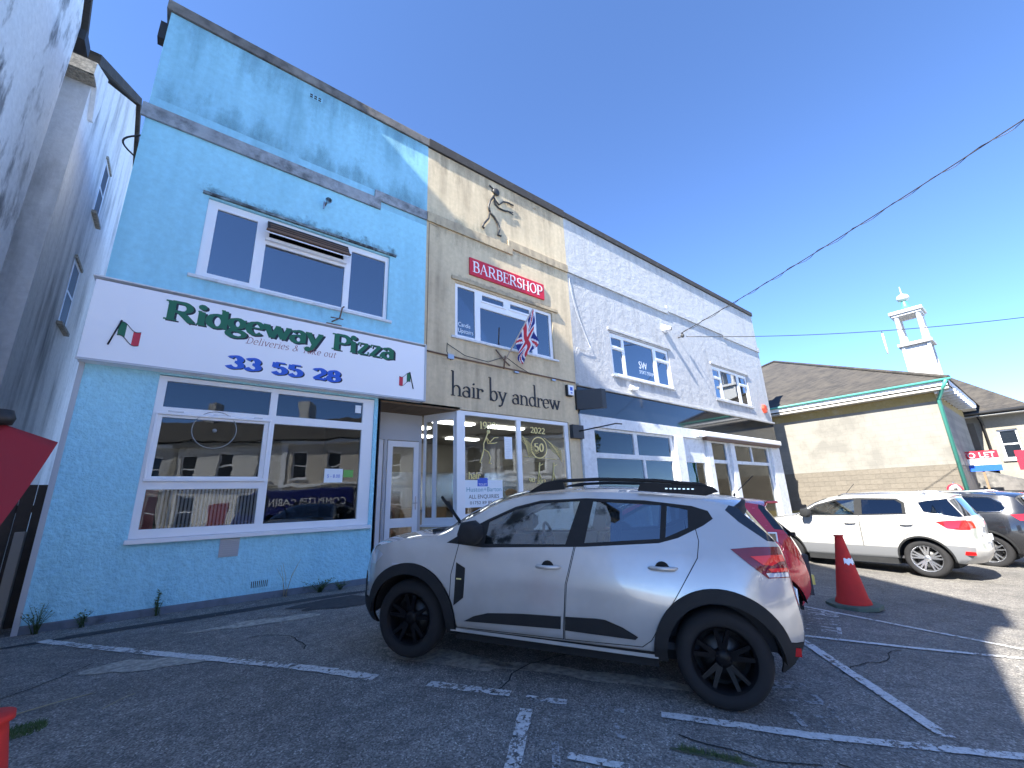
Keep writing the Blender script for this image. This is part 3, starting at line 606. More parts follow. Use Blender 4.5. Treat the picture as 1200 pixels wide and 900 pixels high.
def flag_emblem(x, z, w, h, flip):
    mb = MB(); s = -1 if flip else 1
    def pt(u, v): # u 0..1 along the fly, v 0..1 up
        return (x+s*(u*w), YS-.003, z+h*(v-.5)*.62+ -u*h*.32+sin(u*6.0+.4)*h*.10)
    N = 18; V = []; 
    for i in range(N+1):
        for v in (0,1): V.append(pt(i/N, v))
    for i in range(N): mb.add([V[2*i],V[2*i+2],V[2*i+3],V[2*i+1]], [(0,1,2,3)], 0 if i < 6 else (1 if i < 12 else 2))
    mb.tube([(x-s*w*.28,YS-.006,z-h*.75),(x+s*.02,YS-.006,z+h*.42)], .012, 6, 3)
    for v in (0,1): mb.tube([(q[0],q[1]-.003,q[2]) for q in V[v::2]], .006, 4, 3)
    mb.build('flag_emblem', [M['sign_green'],M['white_paint'],M['sign_red'],M['sign_black']], S)
flag_emblem(-1.02, 4.18, .27, .36, False); flag_emblem(3.80, 4.13, .26, .32, True)

# ------------------------------------------------------------------ cream barber shop
Cb = empty('shop_building', (6.8,F,0), label='cream rendered barber shop in the middle of the row', cat='shop')
HC = [(5.06,8.54,5.48,7.02), (4.2,5.13,-1,3.60), (5.13,8.92,.6,3.60)]
w = MB(); holed_wall(w, 4.211, 9.38, -.6, 8.6, HC, F, .28); w.build('wall', M['cream'], Cb)
w = MB(); w.box(4.211,9.38,F,F+.28,8.602,10.84); w.build('parapet', M['cream'], Cb)
w = MB(); w.box(4.206,9.38,F-.065,F+.34,10.84,11.12); w.build('coping', M['black_coping'], Cb, bevel=.01)
w = MB(); w.box(4.212,7.02,F-.055,F-.002,8.50,8.78); w.box(6.86,9.378,F-.056,F-.002,8.70,8.97); w.build('string_course', M['cream_course'], Cb, bevel=.01)
w = MB(); w.box(4.3,9.3,F+.29,17,10.0,10.1); w.build('roof', M['coping'], Cb)
w = MB(); room_box(w, 4.4, 9.2, F+.285, 13.5, 4.6, 7.5); w.build('upstairs_room', M['room'], Cb)
wf = window_part(Cb, 5.06, 8.54, 5.48, 7.02, [(5.17,5.71,5.57,6.94),(5.95,6.69,6.75,6.91),(6.93,7.66,6.77,6.91),(5.88,7.70,5.55,6.52),(7.90,8.44,5.57,6.93)], F+.06, .07, sill=(.12,.12,.06))
s = MB(); s.box(5.90,6.76,F+.03,F+.059,6.68,6.73); s.box(6.86,7.72,F+.03,F+.059,6.69,6.74); s.build('fanlight_frame', M['upvc'], wf, bevel=.004)
s = MB(); s.box(4.94,8.76,F-.055,F-.001,7.06,7.16); s.build('drip_mould', M['cream_course'], Cb, bevel=.01)
font_text('window_lettering', 'Candis\nUpstairs', M['paper'], .17, (5.20,F+.09,5.83), FACE, Cb, width=.46, extrude=.0005)
w = MB(); w.tube([(6.45,F+.5,5.5),(6.45,F+.5,5.9),(6.47,F+.5,6.05)], [.10,.08,.03], 10); w.build('dark_ornament', M['black_matt'], Cb)
w = MB(); w.lathe([(.04,-.001),(.04,-.02)], (8.05,F,10.62), 'y', 10); w.build('overflow_pipe', M['cream_course'], Cb)
w = MB(); w.tube([(4.26,F-.03,3.7),(4.27,F-.03,8.45),(4.5,F-.03,8.42)], .008, 6); w.build('wall_cable', M['rust'], Cb)
# doorway recess
RC = 3.59
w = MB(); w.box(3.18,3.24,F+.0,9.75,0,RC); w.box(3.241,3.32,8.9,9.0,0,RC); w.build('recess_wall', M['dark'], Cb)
w = MB(); w.box(3.18,5.2,F+.0,10.0,RC,RC+.06); w.build('soffit', M['timber'], Cb)
for i in range(8):
    w = MB(); w.box(3.26+i*.24,3.488+i*.24,F+.02,9.98,RC-.018,RC-.002); w.build('soffit_board', M['timber'], Cb)
w = MB(); w.box(3.1,5.3,F-.02,14,-.04,.015); w.build('doorstep', M['patch'], Cb)
YD = 9.6
door_frame = MB(); holed_wall(door_frame, 3.32, 4.70, .02, RC-.02, [(3.82,4.62,.03,2.92),(3.40,3.74,.15,2.92)], YD, .07)
df = door_frame.build('door_frame', M['upvc_grey'], Cb, bevel=.006)
s = MB(); s.box(3.41,3.73,YD+.03,YD+.035,.14,2.93); s.build('side_panel', M['upvc'], df)
d_ = MB(); holed_wall(d_, 3.825, 4.615, .05, 2.90, [(3.95,4.49,1.12,2.76),(3.95,4.49,.32,.92)], YD-.02, .05); dd = d_.build('door', M['upvc'], Cb, bevel=.006)
for (a,b) in ((1.12,2.76),(.32,.92)): s = MB(); s.box(3.945,4.495,YD,YD+.008,a-.004,b+.004); s.build('pane', M['glass'], dd)
s = MB(); s.tube([(4.56,YD-.025,1.45),(4.56,YD-.09,1.45),(4.44,YD-.09,1.45)], .012); s.box(4.545,4.575,YD-.03,YD-.02,1.3,1.6); s.build('handle', M['steel'], dd)
# splayed sidelight from (4.72,9.55) to (5.16,8.68)
sp = Vector((5.14-4.72, 8.70-9.55, 0)); sL = sp.length; su = sp/sL
def splay(mb, a, b, z0, z1, t0=0, t1=.06, mi=0):
    nrm = Vector((-su.y, su.x, 0)); P = Vector((4.72,9.55,0))
    pts = [P+su*a+nrm*t0, P+su*b+nrm*t0, P+su*b+nrm*t1, P+su*a+nrm*t1]
    mb.prism([(p.x,p.y) for p in pts], 'z', z0, z1, mi)
w = MB(); splay(w,0,.06,.95,RC-.02); splay(w,.28,.38,.95,RC-.02); splay(w,sL-.07,sL,.95,RC-.02); splay(w,.06,.28,.95,1.1); splay(w,.38,sL-.07,.95,1.1); splay(w,.06,.28,RC-.2,RC-.02); splay(w,.38,sL-.07,RC-.2,RC-.02); splay(w,-.02,sL,.90,.949,-.04,.08)
sf_ = w.build('splayed_window', M['upvc'], Cb)
for a,b in ((.06,.28),(.38,sL-.07)): w = MB(); splay(w,a,b,1.1,RC-.2,.025,.033); w.build('pane', M['glass'], sf_)
w = MB(); splay(w,0,sL,0,.898,0,.08); w.build('stall_riser', M['cream'], Cb)
# main shop window
fr = window_part(Cb, 5.13, 8.92, .66, 3.59, [(5.36,6.98,1.16,3.49),(7.12,8.79,1.16,3.49)], F+.03, .08, gm=M['glass'], sill=(0,.08,.07,M['upvc']))
w = MB(); w.box(5.13,8.92,F+.01,F+.1,-.5,.655); w.build('stall_riser', M['upvc_grey'], Cb)
w = MB(); room_box(w, 3.3, 9.25, 9.7, 14.2, .02, 3.56); w.add([(5.2,8.72,.02),(9.25,8.72,.02),(9.25,9.7,.02),(5.2,9.7,.02),(5.2,8.72,3.56),(9.25,8.72,3.56),(9.25,9.7,3.56),(5.2,9.7,3.56)],[(0,1,2,3),(7,6,5,4),(1,5,6,2)])
w.build('salon_room', mat('salon_plaster', (.30,.28,.24), .9), Cb)
for i,(x,y) in enumerate(((4.2,11.2),(5.8,9.9),(5.8,12.4),(7.6,9.9),(7.6,12.4),(5.0,11.0))):
    w = MB(); w.box(x-.6,x+.6,y-.14,y+.14,3.50,3.545); w.build('ceiling_light', M['lit_panel'], Cb)
w = MB(); w.box(9.1,9.2,9.2,13.8,1.3,2.6); w.box(4.6,8.6,14.0,14.15,1.2,2.5); w.build('salon_mirror', M['chrome'], Cb)
w = MB(); w.box(5.25,8.85,8.75,9.1,.55,1.0); w.build('window_shelf', M['black_matt'], Cb)
w = MB()
for x in (5.5,6.6,8.0): w.box(x,x+.5,12.6,13.2,.02,1.3)
w.build('dark_cabinet', M['timber'], Cb)
# barber chairs with pale capes
for k,(x,y) in enumerate(((6.95,9.55),(7.7,9.9))):
    c = empty('barber_chair', (x,y,.02), label=('barber chair under a pale cape behind the left shop window' if k == 0 else 'darker barber chair seen behind the right shop window pane'), cat='chair')
    w = MB(); w.lathe([(.26,.02),(.26,.06),(.05,.08),(.05,.45)], (x,y,.0), n=16); w.build('pedestal', M['chrome'], c)
    w = MB(); w.box(x-.28,x+.28,y-.26,y+.26,.45,.6); w.build('seat', M['black_matt'], c, bevel=.05)
    w = MB(); w.lathe([(.30,.62),(.34,.9),(.31,1.25),(.27,1.5),(.2,1.66),(.1,1.74),(0,1.76)], (x,y,0), n=18); w.build('backrest_cape' if k == 0 else 'backrest', mat('cape_cloth', (.42,.45,.36), .8) if k == 0 else M['timber'], c)
# window posters and gold decals
pb = MB(); pb.box(5.37,6.47,F+.058,F+.061,1.30,1.93); po = pb.build('letting_poster', M['paper'], fr)
YP = F+.0575
font_text('poster_lettering', 'Huston+Barton', mat('poster_teal', (.10,.32,.38), .5), .15, (5.40,YP,1.66), FACE, Cb, width=1.03, extrude=.0003)
font_text('poster_lettering', 'ALL ENQUIRIES', M['sign_black'], .13, (5.47,YP,1.50), FACE, Cb, width=.88, extrude=.0003)
font_text('poster_lettering', '01752 89 89 89', M['sign_black'], .10, (5.50,YP,1.37), FACE, Cb, width=.80, extrude=.0003)
w = MB(); w.box(5.72,6.02,YP-.001,YP+.0008,1.78,1.98); w.build('poster_emblem', M['sign_blue'], fr)
font_text('poster_lettering', 'TOLET', M['paper'], .07, (5.75,YP-.002,1.80), FACE, Cb, width=.24, extrude=.0003)
pb = MB(); pb.box(6.57,6.82,F+.058,F+.061,2.46,3.03); pb.build('paper_notice', M['paper'], fr)
s = MB()
for i in range(11): s.box(6.60,6.60+.19-(i%3)*.03,YP-.001,YP,2.95-i*.043,2.955-i*.043)
s.build('notice_lines', M['upvc_grey'], fr)
YG = F+.055
place_letters('1972', 5.80, 3.19, .52, .125, YG, M['gold'], Cb, name='gold_numerals', letter_depth=.001, thick=.3, thin=.12, slab=.1)
place_letters('2022', 7.47, 3.19, .55, .115, YG, M['gold'], Cb, name='gold_numerals', letter_depth=.001, thick=.3, thin=.12, slab=.1)
w = MB()
for L in ([(6.05,3.1),(6.0,2.98),(5.92,2.82),(5.92,2.68),(5.87,2.52),(5.8,2.35),(5.85,2.34)],[(5.92,2.68),(6.06,2.61),(6.12,2.47),(6.08,2.34),(6.13,2.33)],[(6.0,2.98),(6.11,2.86),(6.24,2.98),(6.37,2.99)],[(6.0,2.97),(6.04,2.83),(6.25,2.84),(6.33,2.87)]): w.tube([(x,YG,z) for x,z in L], .014, 6)
w.lathe([(0,-.01),(.05,-.008),(.05,.008),(0,.01)], (6.07,YG,3.12), 'y', 14); w.build('gold_scissor_man_decal', M['gold'], Cb)
w = MB(); w.lathe([(.27,0),(.30,0)], (7.76,YG,2.80), 'y', 28)
for k in range(7): w.tube([(7.38-k*.03,YG,3.02-k*.10),(7.10+k*.01,YG,3.06-k*.03)][::-1] if k < 3 else [(8.12+(k-3)*.04,YG,2.9-(k-3)*.05),(8.6,YG,2.72-(k-3)*.06)], .006, 4)
for k in range(8): w.tube([(7.16+k*.02,YG,3.10-k*.04),(7.75-k*.05,YG,2.66-k*.02)], .007, 4)
for k in range(6): w.tube([(7.95+k*.06,YG,3.08-k*.03),(8.62,YG,2.74-k*.06)], .006, 4)
for x,s_ in ((7.72,.5),(8.25,.5)):
    w.tube([(x-.06,YG,1.9),(x,YG,2.15),(x+.04,YG,2.4)], .016, 6); w.tube([(x+.07,YG,1.9),(x,YG,2.15)], .014, 6); w.tube([(x,YG,2.3),(x+.15,YG,2.36)], .012, 6)
w.tube([(7.2,YG,2.55),(8.4,YG,2.50)], .008, 4); w.build('gold_comb_decal', M['gold'], Cb)
place_letters('50', 7.58, 2.70, .36, .15, YG-.002, M['gold'], Cb, name='gold_numerals', letter_depth=.001, thick=.34, thin=.14, slab=.12)
place_letters('90', 7.35, 1.88, .2, .07, YG-.002, M['gold'], Cb, name='gold_numerals', letter_depth=.001, thick=.3, thin=.14, slab=.12)
place_letters('2012', 7.62, 1.84, .32, .07, YG-.002, M['gold'], Cb, name='gold_numerals', letter_depth=.001, thick=.3, thin=.14, slab=.12)
place_letters('hair', 5.47, 1.96, .34, .10, YG-.002, M['gold'], Cb, name='gold_lettering', letter_depth=.001, thick=.3, thin=.12, slab=.1)
# barbershop sign
S2 = empty('barber_sign', (6.85,F,7.36), label='red sign reading BARBERSHOP in white capitals', cat='sign')
w = MB(); w.box(5.49,8.21,F-.05,F-.002,7.36,7.88); w.build('sign_board', M['sign_red'], S2, bevel=.004)
place_letters('BARBERSHOP', 5.58, 7.47, 2.56, .222, F-.051, M['white_paint'], S2, letter_depth=.004, thick=.22, thin=.07, slab=.07, cap=1.42, gap=.05)
S3 = empty('fascia_lettering', (6.8,F,3.93), label='black raised letters reading hair by andrew on the cream fascia', cat='sign')
place_letters('hair by andrew', 4.95, 3.93, 3.66, .262, F-.002, M['sign_black'], S3, separate=True, letter_depth=.022, thick=.155, thin=.07, slab=.06, asc=2.35, gap=.03, step=.0015)
# scissors figure
S4 = empty('stick_figure', (6.3,F,9.0), label='black wrought iron stick man with comb and scissors on the cream parapet', cat='ornament')
YM = F-.04
for nm, L, r in (('body',[(6.38,10.30),(6.24,10.06),(6.17,9.82),(6.21,9.64)],.032),('leg',[(6.21,9.64),(6.16,9.41),(5.99,9.16),(5.94,9.04),(6.0,9.0)],.03),('leg',[(6.21,9.64),(6.36,9.55),(6.5,9.38),(6.55,9.2),(6.49,8.98),(6.6,8.99)],.03),('arm',[(6.37,10.25),(6.45,10.14),(6.56,10.06),(6.72,10.25),(6.95,10.31)],.024),('arm',[(6.38,10.24),(6.42,10.02),(6.55,9.94),(6.73,9.94),(6.88,9.97)],.024)):
    w = MB(); w.tube([(x,YM,z) for x,z in L], r, 8); w.build(nm, M['iron'], S4)
w = MB(); w.lathe([(0,-.05),(.10,-.04),(.13,0),(.10,.04),(0,.05)], (6.46,YM,10.47), 'y', 18); w.beam((6.22,YM,10.60),(6.42,YM,10.50),.03); w.build('head', M['iron'], S4)
w = MB(); w.beam((6.86,YM,10.30),(7.13,YM,10.30),.03)
for i in range(5): w.beam((6.9+i*.05,YM,10.30),(6.9+i*.05,YM,10.20),.012)
w.build('comb', M['iron'], S4)
w = MB(); w.beam((6.85,YM,9.97),(7.10,YM,10.03),.02); w.beam((6.85,YM,9.99),(7.10,YM,9.95),.02); w.build('scissors', M['iron'], S4)
# union flag on a pole
S5 = empty('union_flag', (6.62,F,5.1), label='small Union flag hanging from an angled pole at the barber upper window', cat='flag')
pA, pB = Vector((6.55,F-.05,5.02)), Vector((7.12,7.9,6.50))
w = MB(); w.tube([pA,pB], .02, 8); w.build('pole', mat('pale_pole', (.5,.42,.36), .5), S5)
w = MB(); w.tube([(6.30,F-.04,5.35),(6.55,F-.1,5.05),(6.75,F-.04,4.98)], .022, 6); w.tube([(6.55,F-.12,5.2),(6.55,F-.04,4.85)], .02, 6); w.build('pole_bracket', M['rust'], S5)
def union(u, v):
    u *= 2; a = abs(v-.5); b = abs(u-1)
    if a < .1 or b < .1: return 1
    if a < .167 or b < .167: return 2
    for s in (1,-1):
        d = ((v-.5) - s*(u-1)*.5)
        if abs(d) < .045: return 1
        if abs(d) < .11: return 2
    return 0
w = MB(); NU, NV = 44, 34; V = []
for i in range(NU+1):
    for j in range(NV+1):
        u = i/NU; v = j/NV
        # v runs down the pole (hoist), u is the fly and falls under gravity in folds
        top = pB.lerp(pA, v*.62)
        fold = sin(u*9+v*5)*.05*u
        gather = .30*(v)*(.3+u*.7)
        x = top.x+.01+u*.03+fold*.9 + .10*u*v
        y = top.y-.01+cos(u*11+v*4)*.06*u - .02*u
        z = top.z - u*(1.10-.50*v) - gather*.1
        V.append((x,y,z))
def FI(i,j): return i*(NV+1)+j
for i in range(NU):
    for j in range(NV):
        c_ = union((i+.5)/NU, (j+.5)/NV)
        w.f.append((FI(i,j),FI(i+1,j),FI(i+1,j+1),FI(i,j+1))); w.m.append(c_); w.sm.append(True)
w.v = V
w.build('flag_cloth', [mat('flag_navy', (.02,.03,.20), .8), mat('flag_red', (.55,.03,.05), .8), mat('flag_white', (.75,.75,.78), .8)], S5)
# conduit & loose cables
S6 = empty('cable_conduit', (6.8,F,4.85), label='grey conduit and drooping cables running above the hair by andrew letters', cat='conduit')
w = MB(); w.tube([(4.22,F-.03,4.93),(5.3,F-.03,4.90),(9.3,F-.03,4.86)], .022, 8); w.build('pipe', M['rust'], S6)
for L in ([(4.82,F-.03,5.24),(4.80,F-.05,5.0),(4.92,F-.04,4.8)],[(4.82,F-.03,5.22),(5.3,F-.08,4.98),(6.0,F-.1,4.93),(6.6,F-.06,5.2)],[(6.6,F-.06,5.2),(7.0,F-.08,5.0),(7.5,F-.06,4.84)]):
    w = MB(); w.tube(L, .009, 6); w.build('loose_cable', M['iron'], S6)
w = MB(); w.box(4.83,5.0,F-.06,F-.01,4.83,4.95); w.box(6.9,7.05,F-.07,F-.01,4.80,4.84); w.box(8.3,8.45,F-.07,F-.01,4.78,4.83); w.build('junction_box', M['steel'], S6)
S7 = empty('alarm_box', (9.0,F,4.4), label='small white alarm box edged in black on the cream fascia', cat='alarm box')
w = MB(); w.box(8.87,9.12,F-.10,F-.001,4.38,4.74); w.build('backplate', M['iron'], S7, bevel=.03)
w = MB(); w.box(8.90,9.13,F-.13,F-.101,4.41,4.72); w.build('cover', M['upvc'], S7, bevel=.02)
w = MB(); w.box(8.96,9.07,F-.133,F-.131,4.55,4.66); w.box(8.98,9.05,F-.133,F-.131,4.46,4.50); w.build('logo', M['sign_blue'], S7)

# ------------------------------------------------------------------ white double shop
Wb = empty('shop_building', (16.7,F,-.4), label='white rendered double shop at the far right end of the row', cat='shop')
HW = [(11.30,14.96,5.44,7.03),(18.44,21.96,5.52,7.03)]
w = MB(); holed_wall(w, 9.381, 24.1, 4.86, 9.0, HW, F, .28); w.build('wall', M['white_render'], Wb)
w = MB(); w.box(9.381,24.1,F+.001,F+.279,9.0,10.86); w.build('parapet', M['white_render'], Wb)
w = MB(); w.box(23.82,24.1,F+.281,19,-.8,10.4); w.build('side_wall', M['white_render'], Wb)
w = MB(); w.box(9.381,24.13,F-.065,F+.34,10.86,11.08); w.build('coping', M['black_coping'], Wb, bevel=.01)
w = MB(); w.box(9.382,15.32,F-.055,F-.002,8.72,8.98); w.box(15.25,20.14,F-.056,F-.002,8.84,9.10); w.box(20.1,24.14,F-.057,F-.002,8.72,8.98); w.build('string_course', M['white_render'], Wb, bevel=.01)
w = MB(); w.box(9.5,23.8,F+.29,19,10.0,10.1); w.build('roof', M['coping'], Wb)
w = MB(); room_box(w, 9.6, 23.7, F+.285, 13, 4.9, 7.5); room_box(w, 9.5, 23.7, F+.4, 14, -.55, 3.7); w.build('interior', M['room'], Wb)
for (a,b,c1,c2) in ((11.30,14.96,12.05,14.0),(18.44,21.96,19.2,21.0)):
    wf = window_part(Wb, a, b, 5.44, 7.03, [(a+.12,c1-.06,6.58,6.88),(a+.12,c1-.06,5.56,6.44),(c1+.08,c2-.08,5.56,6.92),(c2+.12,b-.1,6.60,6.90),(c2+.12,b-.1,5.56,6.46)], F+.05, .08, sill=(.1,.10,.06,M['white_render']))
    s = MB(); s.box(a+.06,c1-.02,F+.02,F+.049,6.48,6.53); s.box(c2+.06,b-.04,F+.02,F+.049,6.50,6.55); s.build('casement_rail', M['upvc'], wf)
    s = MB(); s.box(a-.12,b+.14,F-.055,F-.001,7.08,7.18); s.build('drip_mould', M['white_render'], Wb, bevel=.01)
font_text('window_lettering', 'SW', M['paper'], .42, (12.95,F+.085,5.98), FACE, Wb, width=.52, extrude=.0005)
font_text('window_lettering', 'SPORTS THERAPY', mat('faded_vinyl', (.45,.55,.7), .5), .2, (12.95,F+.085,5.78), FACE, Wb, width=.95, extrude=.0005)
# cornice, sloped gloss fascia, lintel
w = MB(); w.box(9.39,24.1,F-.10,F-.001,4.78,4.858); w.build('cornice', M['white_render'], Wb, bevel=.01)
w = MB(); w.prism([(F-.02,4.779),(F+.2,4.779),(F+.2,3.90),(F-.02,3.90)], 'x', 9.40, 24.08); w.build('gloss_fascia', M['black_gloss'], Wb)
w = MB(); w.box(9.40,24.09,F-.05,F+.2,3.54,3.898); w.build('lintel', M['old_frame'], Wb, bevel=.008)
# shopfronts
PH = [(10.07,12.07,2.76,3.46),(12.27,14.28,2.76,3.46),(10.07,12.5,.35,2.60),(12.62,14.28,.35,2.60)]
f1 = window_part(Wb, 9.98, 14.45, .2, 3.537, PH, F+.04, .09, gm=M['glass'], fm=M['old_frame'])
f2 = window_part(Wb, 15.05, 16.75, -.6, 3.537, [(15.2,16.6,-.2,2.60)], F+.04, .09, gm=M['glass'], fm=M['old_frame'])
f3 = window_part(Wb, 17.15, 23.0, -.6, 3.537, [(17.35,18.55,2.76,3.46),(17.35,18.55,.1,2.62),(19.3,21.0,2.76,3.44),(21.1,22.8,2.76,3.44),(19.3,22.8,.1,2.62)], F+.04, .09, gm=M['glass'], fm=M['old_frame'])
for (a,b) in ((9.39,9.96),(14.47,15.03),(16.77,17.13),(18.75,19.15),(23.02,24.05)):
    w = MB(); w.box(a,b,F-.08,F+.14,-.8,3.538); w.build('pilaster', M['old_frame'], Wb, bevel=.01)
w = MB(); w.box(9.98,14.45,F+.02,F+.12,-.8,.198); w.build('stall_riser', M['old_frame'], Wb)
w = MB(); holed_wall(w, 12.4,14.1,.0,2.6,[(12.65,13.2,.6,2.4),(13.35,13.85,.6,2.4)],11.5,.06); w.build('inner_partition', M['upvc'], Wb)
AW = empty('awning', (20,F,3.6), label='retracted white awning cassette over the right-hand white shopfront', cat='awning')
w = MB(); w.box(16.35,23.85,F-.30,F-.055,3.62,3.83); w.build('cassette', M['upvc'], AW, bevel=.03)
w = MB(); w.box(16.5,23.7,F-.26,F-.06,3.50,3.618); w.build('folded_arm', M['rust'], AW)
w = MB(); w.box(16.0,16.34,F-.2,F-.055,3.6,3.78); w.build('winding_gear', M['old_frame'], AW)
S8 = empty('projecting_sign', (9.5,F-.4,4.1), label='blank black projecting sign board between the cream and white shops', cat='sign')
w = MB(); w.prism([(9.30,F-.06),(9.50,F-.06),(10.0,F-.62),(9.80,F-.62)], 'z', 4.02, 4.62); w.build('board', M['black_matt'], S8, bevel=.006)
w = MB(); w.box(9.28,9.36,F-.06,F-.001,4.0,4.64); w.build('wall_plate', M['iron'], S8)
S9 = empty('sign_bracket', (9.1,F,3.1), label='small black wall plate with a projecting iron arm on the pilaster', cat='bracket')
w = MB(); w.box(8.95,9.42,F-.14,F-.001,3.12,3.52); w.build('plate', M['black_matt'], S9, bevel=.01)
w = MB(); w.tube([(9.2,F-.12,3.33),(10.05,F-.85,3.52),(10.2,F-.95,3.5)], .02, 8); w.build('arm', M['iron'], S9)
S10 = empty('red_alarm_box', (23.3,F,5.4), label='red hexagonal alarm box near the right end of the white shop', cat='alarm box')
w = MB(); w.lathe([(0,-.13),(.20,-.12),(.24,-.08),(.24,-.001)], (23.3,F,5.5), 'y', 6, smooth=False); w.build('cover', mat('alarm_red', (.6,.06,.03), .4), S10)
S11 = empty('cctv_camera', (14.95,F,7.8), label='white round wall camera between the white shop windows', cat='camera')
w = MB(); w.lathe([(.0,-.001),(.17,-.001),(.17,-.10),(.0,-.10)], (14.85,F,7.95), 'y', 18); w.build('mount', M['upvc'], S11)
w = MB(); w.tube([(14.87,F-.10,7.95),(14.95,F-.28,7.9)], .10, 14); w.build('camera_body', M['upvc'], S11)
w = MB(); w.tube([(14.95,F-.281,7.9),(14.96,F-.295,7.897)], .07, 14); w.build('lens', M['iron'], S11)
S12 = empty('flood_light', (12.2,F,5.0), label='small white twin flood light under the left upper window of the white shop', cat='lamp')
w = MB(); w.box(12.1,12.3,F-.08,F-.001,5.02,5.18); w.build('base', M['upvc'], S12, bevel=.01)
for dx in (-.12,.12): w = MB(); w.tube([(12.2+dx*.3,F-.06,5.1),(12.2+dx,F-.22,5.02)], [.03,.07], 12); w.build('lamp_head', M['upvc'], S12)
S13 = empty('shadow_line_tube', (9.8,F,6), label='thin tube drawn for shadow lines looping down the white wall beside the cream shop', cat='cable')
w = MB(); w.tube([(9.42,F-.02,8.6),(9.44,F-.03,8.1),(9.6,F-.04,7.4),(9.95,F-.04,6.6),(10.2,F-.04,6.15),(9.95,F-.03,6.05),(9.55,F-.03,6.1),(9.4,F-.02,5.8),(9.42,F-.01,5.2)], .007, 6); w.build('shadow_line', M['upvc_grey'], S13)  # thin grey tube modelled in place of shadow lines on the wall
S13.name = 'shadow_line_loop'

M['moss_up'] = stain_mat('green_base_stain', (.09,.19,.21), False, .3, (1.6,1.6,.6))
# weathering films on the render
def film(parent, nm, x0, x1, z0, z1, m, y=F-.004):
    w = MB(); w.add([(x0,y,z0),(x1,y,z0),(x1,y,z1),(x0,y,z1)], [(0,1,2,3)]); w.build(nm, m, parent)
film(B,'mould_stain',-.45,3.5,7.181,7.55,M['mould_up']); film(B,'grime_stain',-.3,3.4,4.98,5.40,M['run_down']); film(B,'grime_stain',-1.3,4.2,9.3,10.858,M['moss_run']); film(B,'grime_stain',-1.3,4.2,8.77,9.9,M['moss_up'],F-.005)
film(Cb,'grime_stain',4.25,9.35,9.4,10.838,M['brown_run']); film(Cb,'grime_stain',4.25,6.9,7.7,8.498,M['brown_run']); film(Cb,'grime_stain',6.9,9.35,7.95,8.698,M['brown_run']); film(Cb,'grime_stain',4.9,8.8,4.95,5.41,M['run_down']); film(Cb,'mould_stain',4.9,8.8,7.161,7.34,M['mould_up']); film(Cb,'grime_stain',4.25,9.35,4.1,4.84,M['run_down']); film(Cb,'grime_stain',4.25,6.86,8.781,9.4,M['moss_up'],F-.005)
film(Wb,'grime_stain',9.45,24.0,9.6,10.858,M['run_down']); film(Wb,'grime_stain',9.45,15.2,8.0,8.719,M['run_down']); film(Wb,'grime_stain',15.3,20.0,8.1,8.839,M['run_down']); film(Wb,'grime_stain',11.2,15.1,4.87,5.37,M['brown_run']); film(Wb,'grime_stain',18.3,22.1,4.87,5.45,M['brown_run'])
# overhead cables
def cable(nm, a, b, sag, r, lab, beads=0, drop=None):
    e = empty(nm, a, label=lab, cat='cable'); a = Vector(a); b = Vector(b); P = []
    for i in range(41):
        t = i/40; p = a.lerp(b, t); p.z -= sag*4*t*(1-t); P.append(p)
    w = MB(); w.tube(P, r, 6); w.build('wire', M['iron'], e)
    if beads:
        w = MB(); Q = []
        for i in range(beads*10): 
            t = i/(beads*10)*.99; p = a.lerp(b, t); p.z -= sag*4*t*(1-t); Q.append(p+Vector((cos(i*1.1)*.04,sin(i*.9)*.04,sin(i*1.1)*.04-.02)))
        w.tube(Q, r*.6, 5); w.build('twisted_wire', M['iron'], e)
    return e, P
A1 = Vector((15.9,8.45,7.95))
def on_ray(px_dir, t): return Vector((0,0,CAM_H))+Vector(px_dir)*t
B1 = on_ray((1,-.10337,.5931), 13.2)
cable('overhead_cable', A1, A1.lerp(B1, 1.9), .35, .014, 'thick twisted overhead cable rising from the white shop to the upper right', 12)
B2 = on_ray((1,-.02625,.2650), 24)
ce, P = cable('overhead_cable', (16.3,8.45,7.9), Vector((16.3,8.45,7.9)).lerp(B2, 1.5), .55, .014, 'long thin overhead cable running level to the right past the cupola')
q_ = min(P, key=lambda p: abs((_R @ (p-Vector((0,0,CAM_H))))[0]/(_R @ (p-Vector((0,0,CAM_H))))[2]-(1040-600)/491.4))
HLm = empty('hanging_lamp', q_, label='thin white lamp tube hanging from the long level overhead cable near the cupola', cat='lamp')
w = MB(); w.tube([q_, q_+Vector((0,0,-.12))], .012, 6); w.build('hanger', M['iron'], HLm)
w = MB(); w.tube([q_+Vector((0,0,-.12)), q_+Vector((0,0,-.95))], .03, 8); w.build('tube', M['upvc'], HLm)
w = MB(); w.tube([(15.9,F,7.8),(15.9,8.42,7.8),(15.95,8.42,8.0)], .02, 8); w.lathe([(.05,7.78),(.08,7.86),(.03,7.95)], (15.95,8.42,0), n=10)
hk = w.build('cable_hook', M['iron']); tag(hk, 'iron cable hook fixed to the white wall beside the round camera', 'hook')
